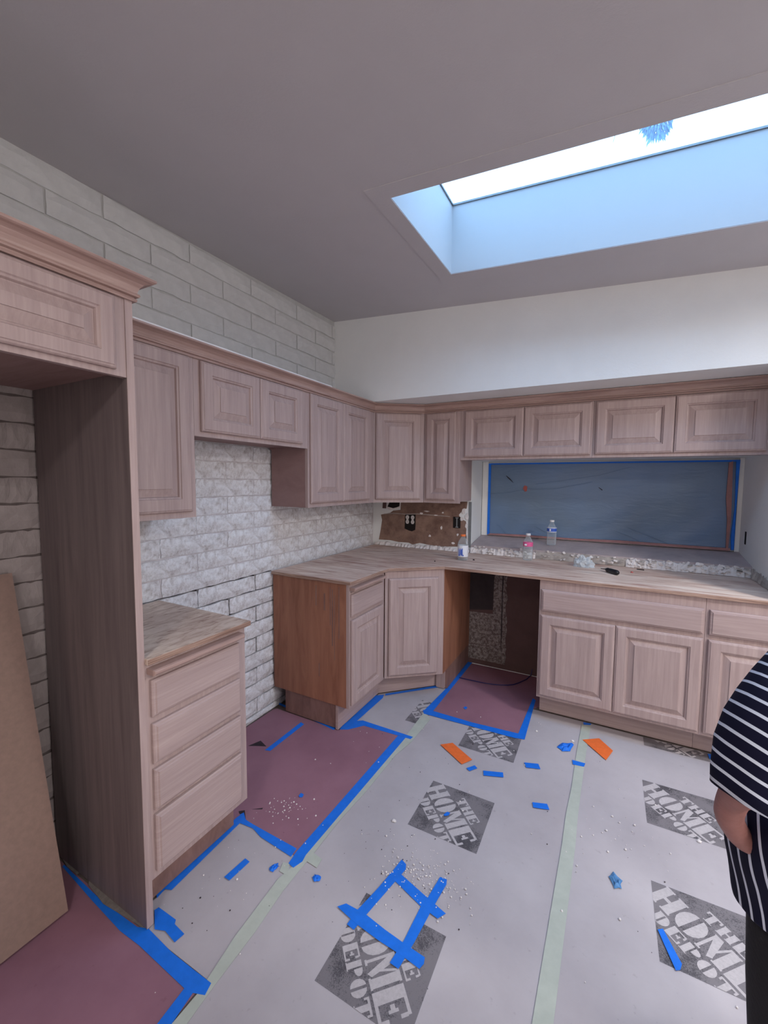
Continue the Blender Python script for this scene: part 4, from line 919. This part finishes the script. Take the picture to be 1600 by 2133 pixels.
# ---------------------------------------------------------------- person at the right edge
PB = Vector((2.210, -2.135, 0)); PRr = Vector((.881, .473, 0)); PFf = Vector((-.473, .881, 0))
def Q(l, d, z): return PB+PRr*l+PFf*d+Z*z
per = thing('person', 'person in a navy and white striped short-sleeved shirt at the right edge', 'person', tuple(PB))
# continuous body grown from a jointed skeleton
sk_v = []; sk_r = []; sk_e = []
def chain(pts, start=None):
    prev = start
    for (l, d, z, r_) in pts:
        sk_v.append(Q(l, d, z)-PB); sk_r.append(r_); i = len(sk_v)-1
        if prev is not None: sk_e.append((prev, i))
        prev = i
    return prev
chain([(0, 0, .80, .11)])                                    # pelvis (root) 0
waist = chain([(.01, 0, .95, .095)], 0); chest = chain([(.07, 0, 1.12, .11)], waist); up = chain([(.10, 0, 1.22, .08)], chest)
neck = chain([(.11, .01, 1.29, .045), (.11, .02, 1.335, .042)], up)
head = chain([(.11, .03, 1.39, .066), (.11, .025, 1.44, .078), (.11, .02, 1.50, .06)], neck)
chain([(.11, .10, 1.405, .014), (.11, .118, 1.40, .009)], head-1)                # nose
for s in (-1, 1): chain([(.11+s*.083, .02, 1.425, .010), (.11+s*.09, .012, 1.445, .009)], head-1)
# left arm: upper arm out, forearm back to the pocket
la = chain([(-.02, -.01, 1.165, .048), (-.12, -.05, 1.125, .040), (-.20, -.09, 1.09, .036), (-.265, -.12, 1.03, .032), (-.288, -.132, .975, .026), (-.270, -.085, .925, .023), (-.255, -.06, .87, .022), (-.21, -.04, .81, .022), (-.13, -.05, .79, .022), (-.12, -.04, .755, .026), (-.115, -.03, .72, .022)], up)
for k, dd in enumerate((-.024, -.008, .008, .022)): chain([(-.112, -.03+dd, .69, .0085), (-.10, -.03+dd*1.1, .66-.004*(k in (1, 2)), .008), (-.088, -.03+dd*1.1, .64, .007)], la)
chain([(-.105, .0, .745, .010), (-.10, .022, .72, .009), (-.095, .03, .70, .008)], la-1)
# right arm hanging
ra = chain([(.24, 0, 1.19, .052), (.29, .0, 1.06, .044), (.31, .01, .93, .038), (.315, .04, .83, .032), (.31, .08, .72, .024), (.308, .09, .68, .027), (.306, .095, .645, .024)], up)
for k, dd in enumerate((-.024, -.008, .008, .022)): chain([(.305, .095+dd, .61, .0085), (.298, .10+dd, .58-.004*(k in (1, 2)), .008), (.288, .10+dd, .56, .007)], ra)
chain([(.295, .12, .66, .010), (.285, .135, .635, .009), (.28, .138, .615, .008)], ra-1)
for s, l0 in ((-1, -.045), (1, .098)):
    chain([(l0, 0, .72, .085), (l0+s*.005, .01, .45, .055), (l0+s*.005, -.01, .25, .048), (l0+s*.005, -.02, .09, .034), (l0+s*.006, .01, .045, .034), (l0+s*.01, .10, .03, .028)], 0)
me = bpy.data.meshes.new('body'); me.from_pydata([tuple(v_) for v_ in sk_v], sk_e, []); me.materials.append(MATS['skin'])
bo = bpy.data.objects.new('body', me); COL.objects.link(bo); bo.parent = per
sm = bo.modifiers.new('skin', 'SKIN'); sm.use_smooth_shade = True
for i, sv in enumerate(me.skin_vertices[0].data): sv.radius = (sk_r[i], sk_r[i]); sv.use_root = (i == 0)
ss = bo.modifiers.new('sub', 'SUBSURF'); ss.levels = 2; ss.render_levels = 2
def loft(rings_, name, mat, parent, n=40, fold=0.0, seed=0, open_=False, freq=7):
    rs = []
    for (l, d, z, a, b) in rings_:
        r_ = []
        for i in range(n):
            t_ = 2*math.pi*i/n; k = 1+fold*noise.noise(Vector((math.cos(t_)*freq*.4, math.sin(t_)*freq*.4, z*5+seed)))
            r_.append(Q(l+a*k*math.cos(t_), d+b*k*math.sin(t_), z))
        rs.append(r_)
    return MB().rings(rs, True, not open_, True).build(name, mat, parent, True)
stripes('jersey_body', PRr*.7-PFf*.7+Z*.14, .0185, .22, .03, 4.0)
stripes('jersey_sleeve', PRr*.51+PFf*.05+Z*.86, .0203, .23, .010, 8)
shirt = loft([(.012, 0, .612, .150, .105), (.012, 0, .615, .160, .115), (.006, -.005, .66, .165, .122), (0, -.015, .70, .174, .13), (-.012, -.03, .74, .184, .140), (-.020, -.05, .78, .188, .145), (-.024, -.075, .82, .188, .156), (-.026, -.09, .86, .192, .166), (-.008, -.085, .90, .186, .16), (.03, -.05, .95, .165, .135), (.06, 0, 1.0, .150, .11), (.08, 0, 1.08, .163, .115), (.10, 0, 1.15, .170, .115), (.11, 0, 1.20, .168, .105), (.112, 0, 1.24, .135, .085), (.112, .005, 1.265, .09, .065), (.112, .01, 1.285, .058, .055), (.112, .01, 1.287, .05, .048)], 'shirt', 'jersey_body', per, 48, .10, 3)
sb_ = shirt.modifiers.new('sub', 'SUBSURF'); sb_.levels = 2; sb_.render_levels = 2
def sleeve(pts, name, n=28):
    rs = []; C_ = [Q(*p[:3]) for p in pts]
    for i, p in enumerate(pts):
        t_ = (C_[min(i+1, len(pts)-1)]-C_[max(i-1, 0)]).normalized(); a = t_.cross(Z).normalized(); b = t_.cross(a)
        rs.append([C_[i]+(a*math.cos(2*math.pi*k/n)+b*math.sin(2*math.pi*k/n))*p[3]*(1+.10*noise.noise(Vector((math.cos(2*math.pi*k/n)*1.5, math.sin(2*math.pi*k/n)*1.5, i*.35)))) for k in range(n)])
    return MB().rings(rs).build(name, 'jersey_sleeve', shirt, True)
sleeve([(-.298, -.140, .968, .026), (-.300, -.141, .962, .043), (-.290, -.138, .985, .050), (-.272, -.132, 1.02, .060), (-.248, -.122, 1.05, .067), (-.215, -.107, 1.072, .070), (-.17, -.085, 1.092, .070), (-.11, -.05, 1.11, .068), (-.05, -.02, 1.13, .066), (.02, -.01, 1.15, .06)], 'sleeve')
sleeve([(.322, .02, .93, .03), (.322, .02, .925, .055), (.315, .01, .98, .058), (.295, 0, 1.06, .06), (.26, 0, 1.13, .064), (.20, 0, 1.17, .066)], 'sleeve')
tr = loft([(.02, 0, .56, .10, .085), (.02, 0, .57, .140, .10), (.02, 0, .62, .135, .10), (.015, 0, .72, .130, .10), (.01, 0, .80, .11, .09), (.005, 0, .84, .10, .085)], 'trousers', 'trousers', per, 36, .04, 5)
for s, l0 in ((-1, -.045), (1, .098)):
    loft([(l0+s*.004, -.012, .07, .055, .06), (l0+s*.004, -.014, .10, .058, .062), (l0+s*.004, -.01, .25, .06, .064), (l0+s*.003, .004, .45, .068, .07), (l0, 0, .58, .076, .082), (l0, 0, .62, .07, .08)], 'leg', 'trousers', tr, 28, .06, 9+s)
    rs = []
    for d_, a, h in ((-.07, .022, .045), (-.06, .034, .07), (-.02, .038, .095), (.03, .040, .08), (.08, .044, .055), (.12, .040, .045), (.145, .022, .032)):
        rs.append([Q(l0+s*.006+a*math.cos(t_*math.pi/6), d_, .0045+max(0, h/2*(1+math.sin(t_*math.pi/6)))) for t_ in range(12)])
    MB().rings(rs).build('shoe', 'shoe', per, True)
# hair and face
bm = bmesh.new(); bmesh.ops.create_icosphere(bm, subdivisions=4, radius=1)
dele = []
for v_ in bm.verts:
    p = v_.co.copy()
    if (p.y > .35 and p.z < .45) or p.z < -.55: dele.append(v_)
    k = 1+.04*noise.noise(p*6)
    w_ = Q(.11+p.x*.092*k, .015+p.y*.102*k, 1.452+p.z*.098*k)-PB; v_.co = w_
bmesh.ops.delete(bm, geom=dele, context='VERTS')
me = bpy.data.meshes.new('hair'); bm.to_mesh(me); bm.free(); me.polygons.foreach_set('use_smooth', [True]*len(me.polygons)); me.materials.append(MATS['hair'])
ho = bpy.data.objects.new('hair', me); COL.objects.link(ho); ho.parent = per
so = ho.modifiers.new('thick', 'SOLIDIFY'); so.thickness = .006
for s in (-1, 1):
    e = Q(.11+s*.032, .094, 1.425)
    MB().lathe((e.x, e.y, e.z-.011), [(.002, 0), (.008, .003), (.011, .011), (.008, .019), (.002, .022)], 12).build('eye', 'white_plastic', per, True)
m1 = Q(.085, .098, 1.375); m2 = Q(.11, .105, 1.373); m3 = Q(.135, .098, 1.375)
MB().tube([m1, m2, m3], [.002, .005, .002], 8).build('mouth', 'red_scrap', per, True)
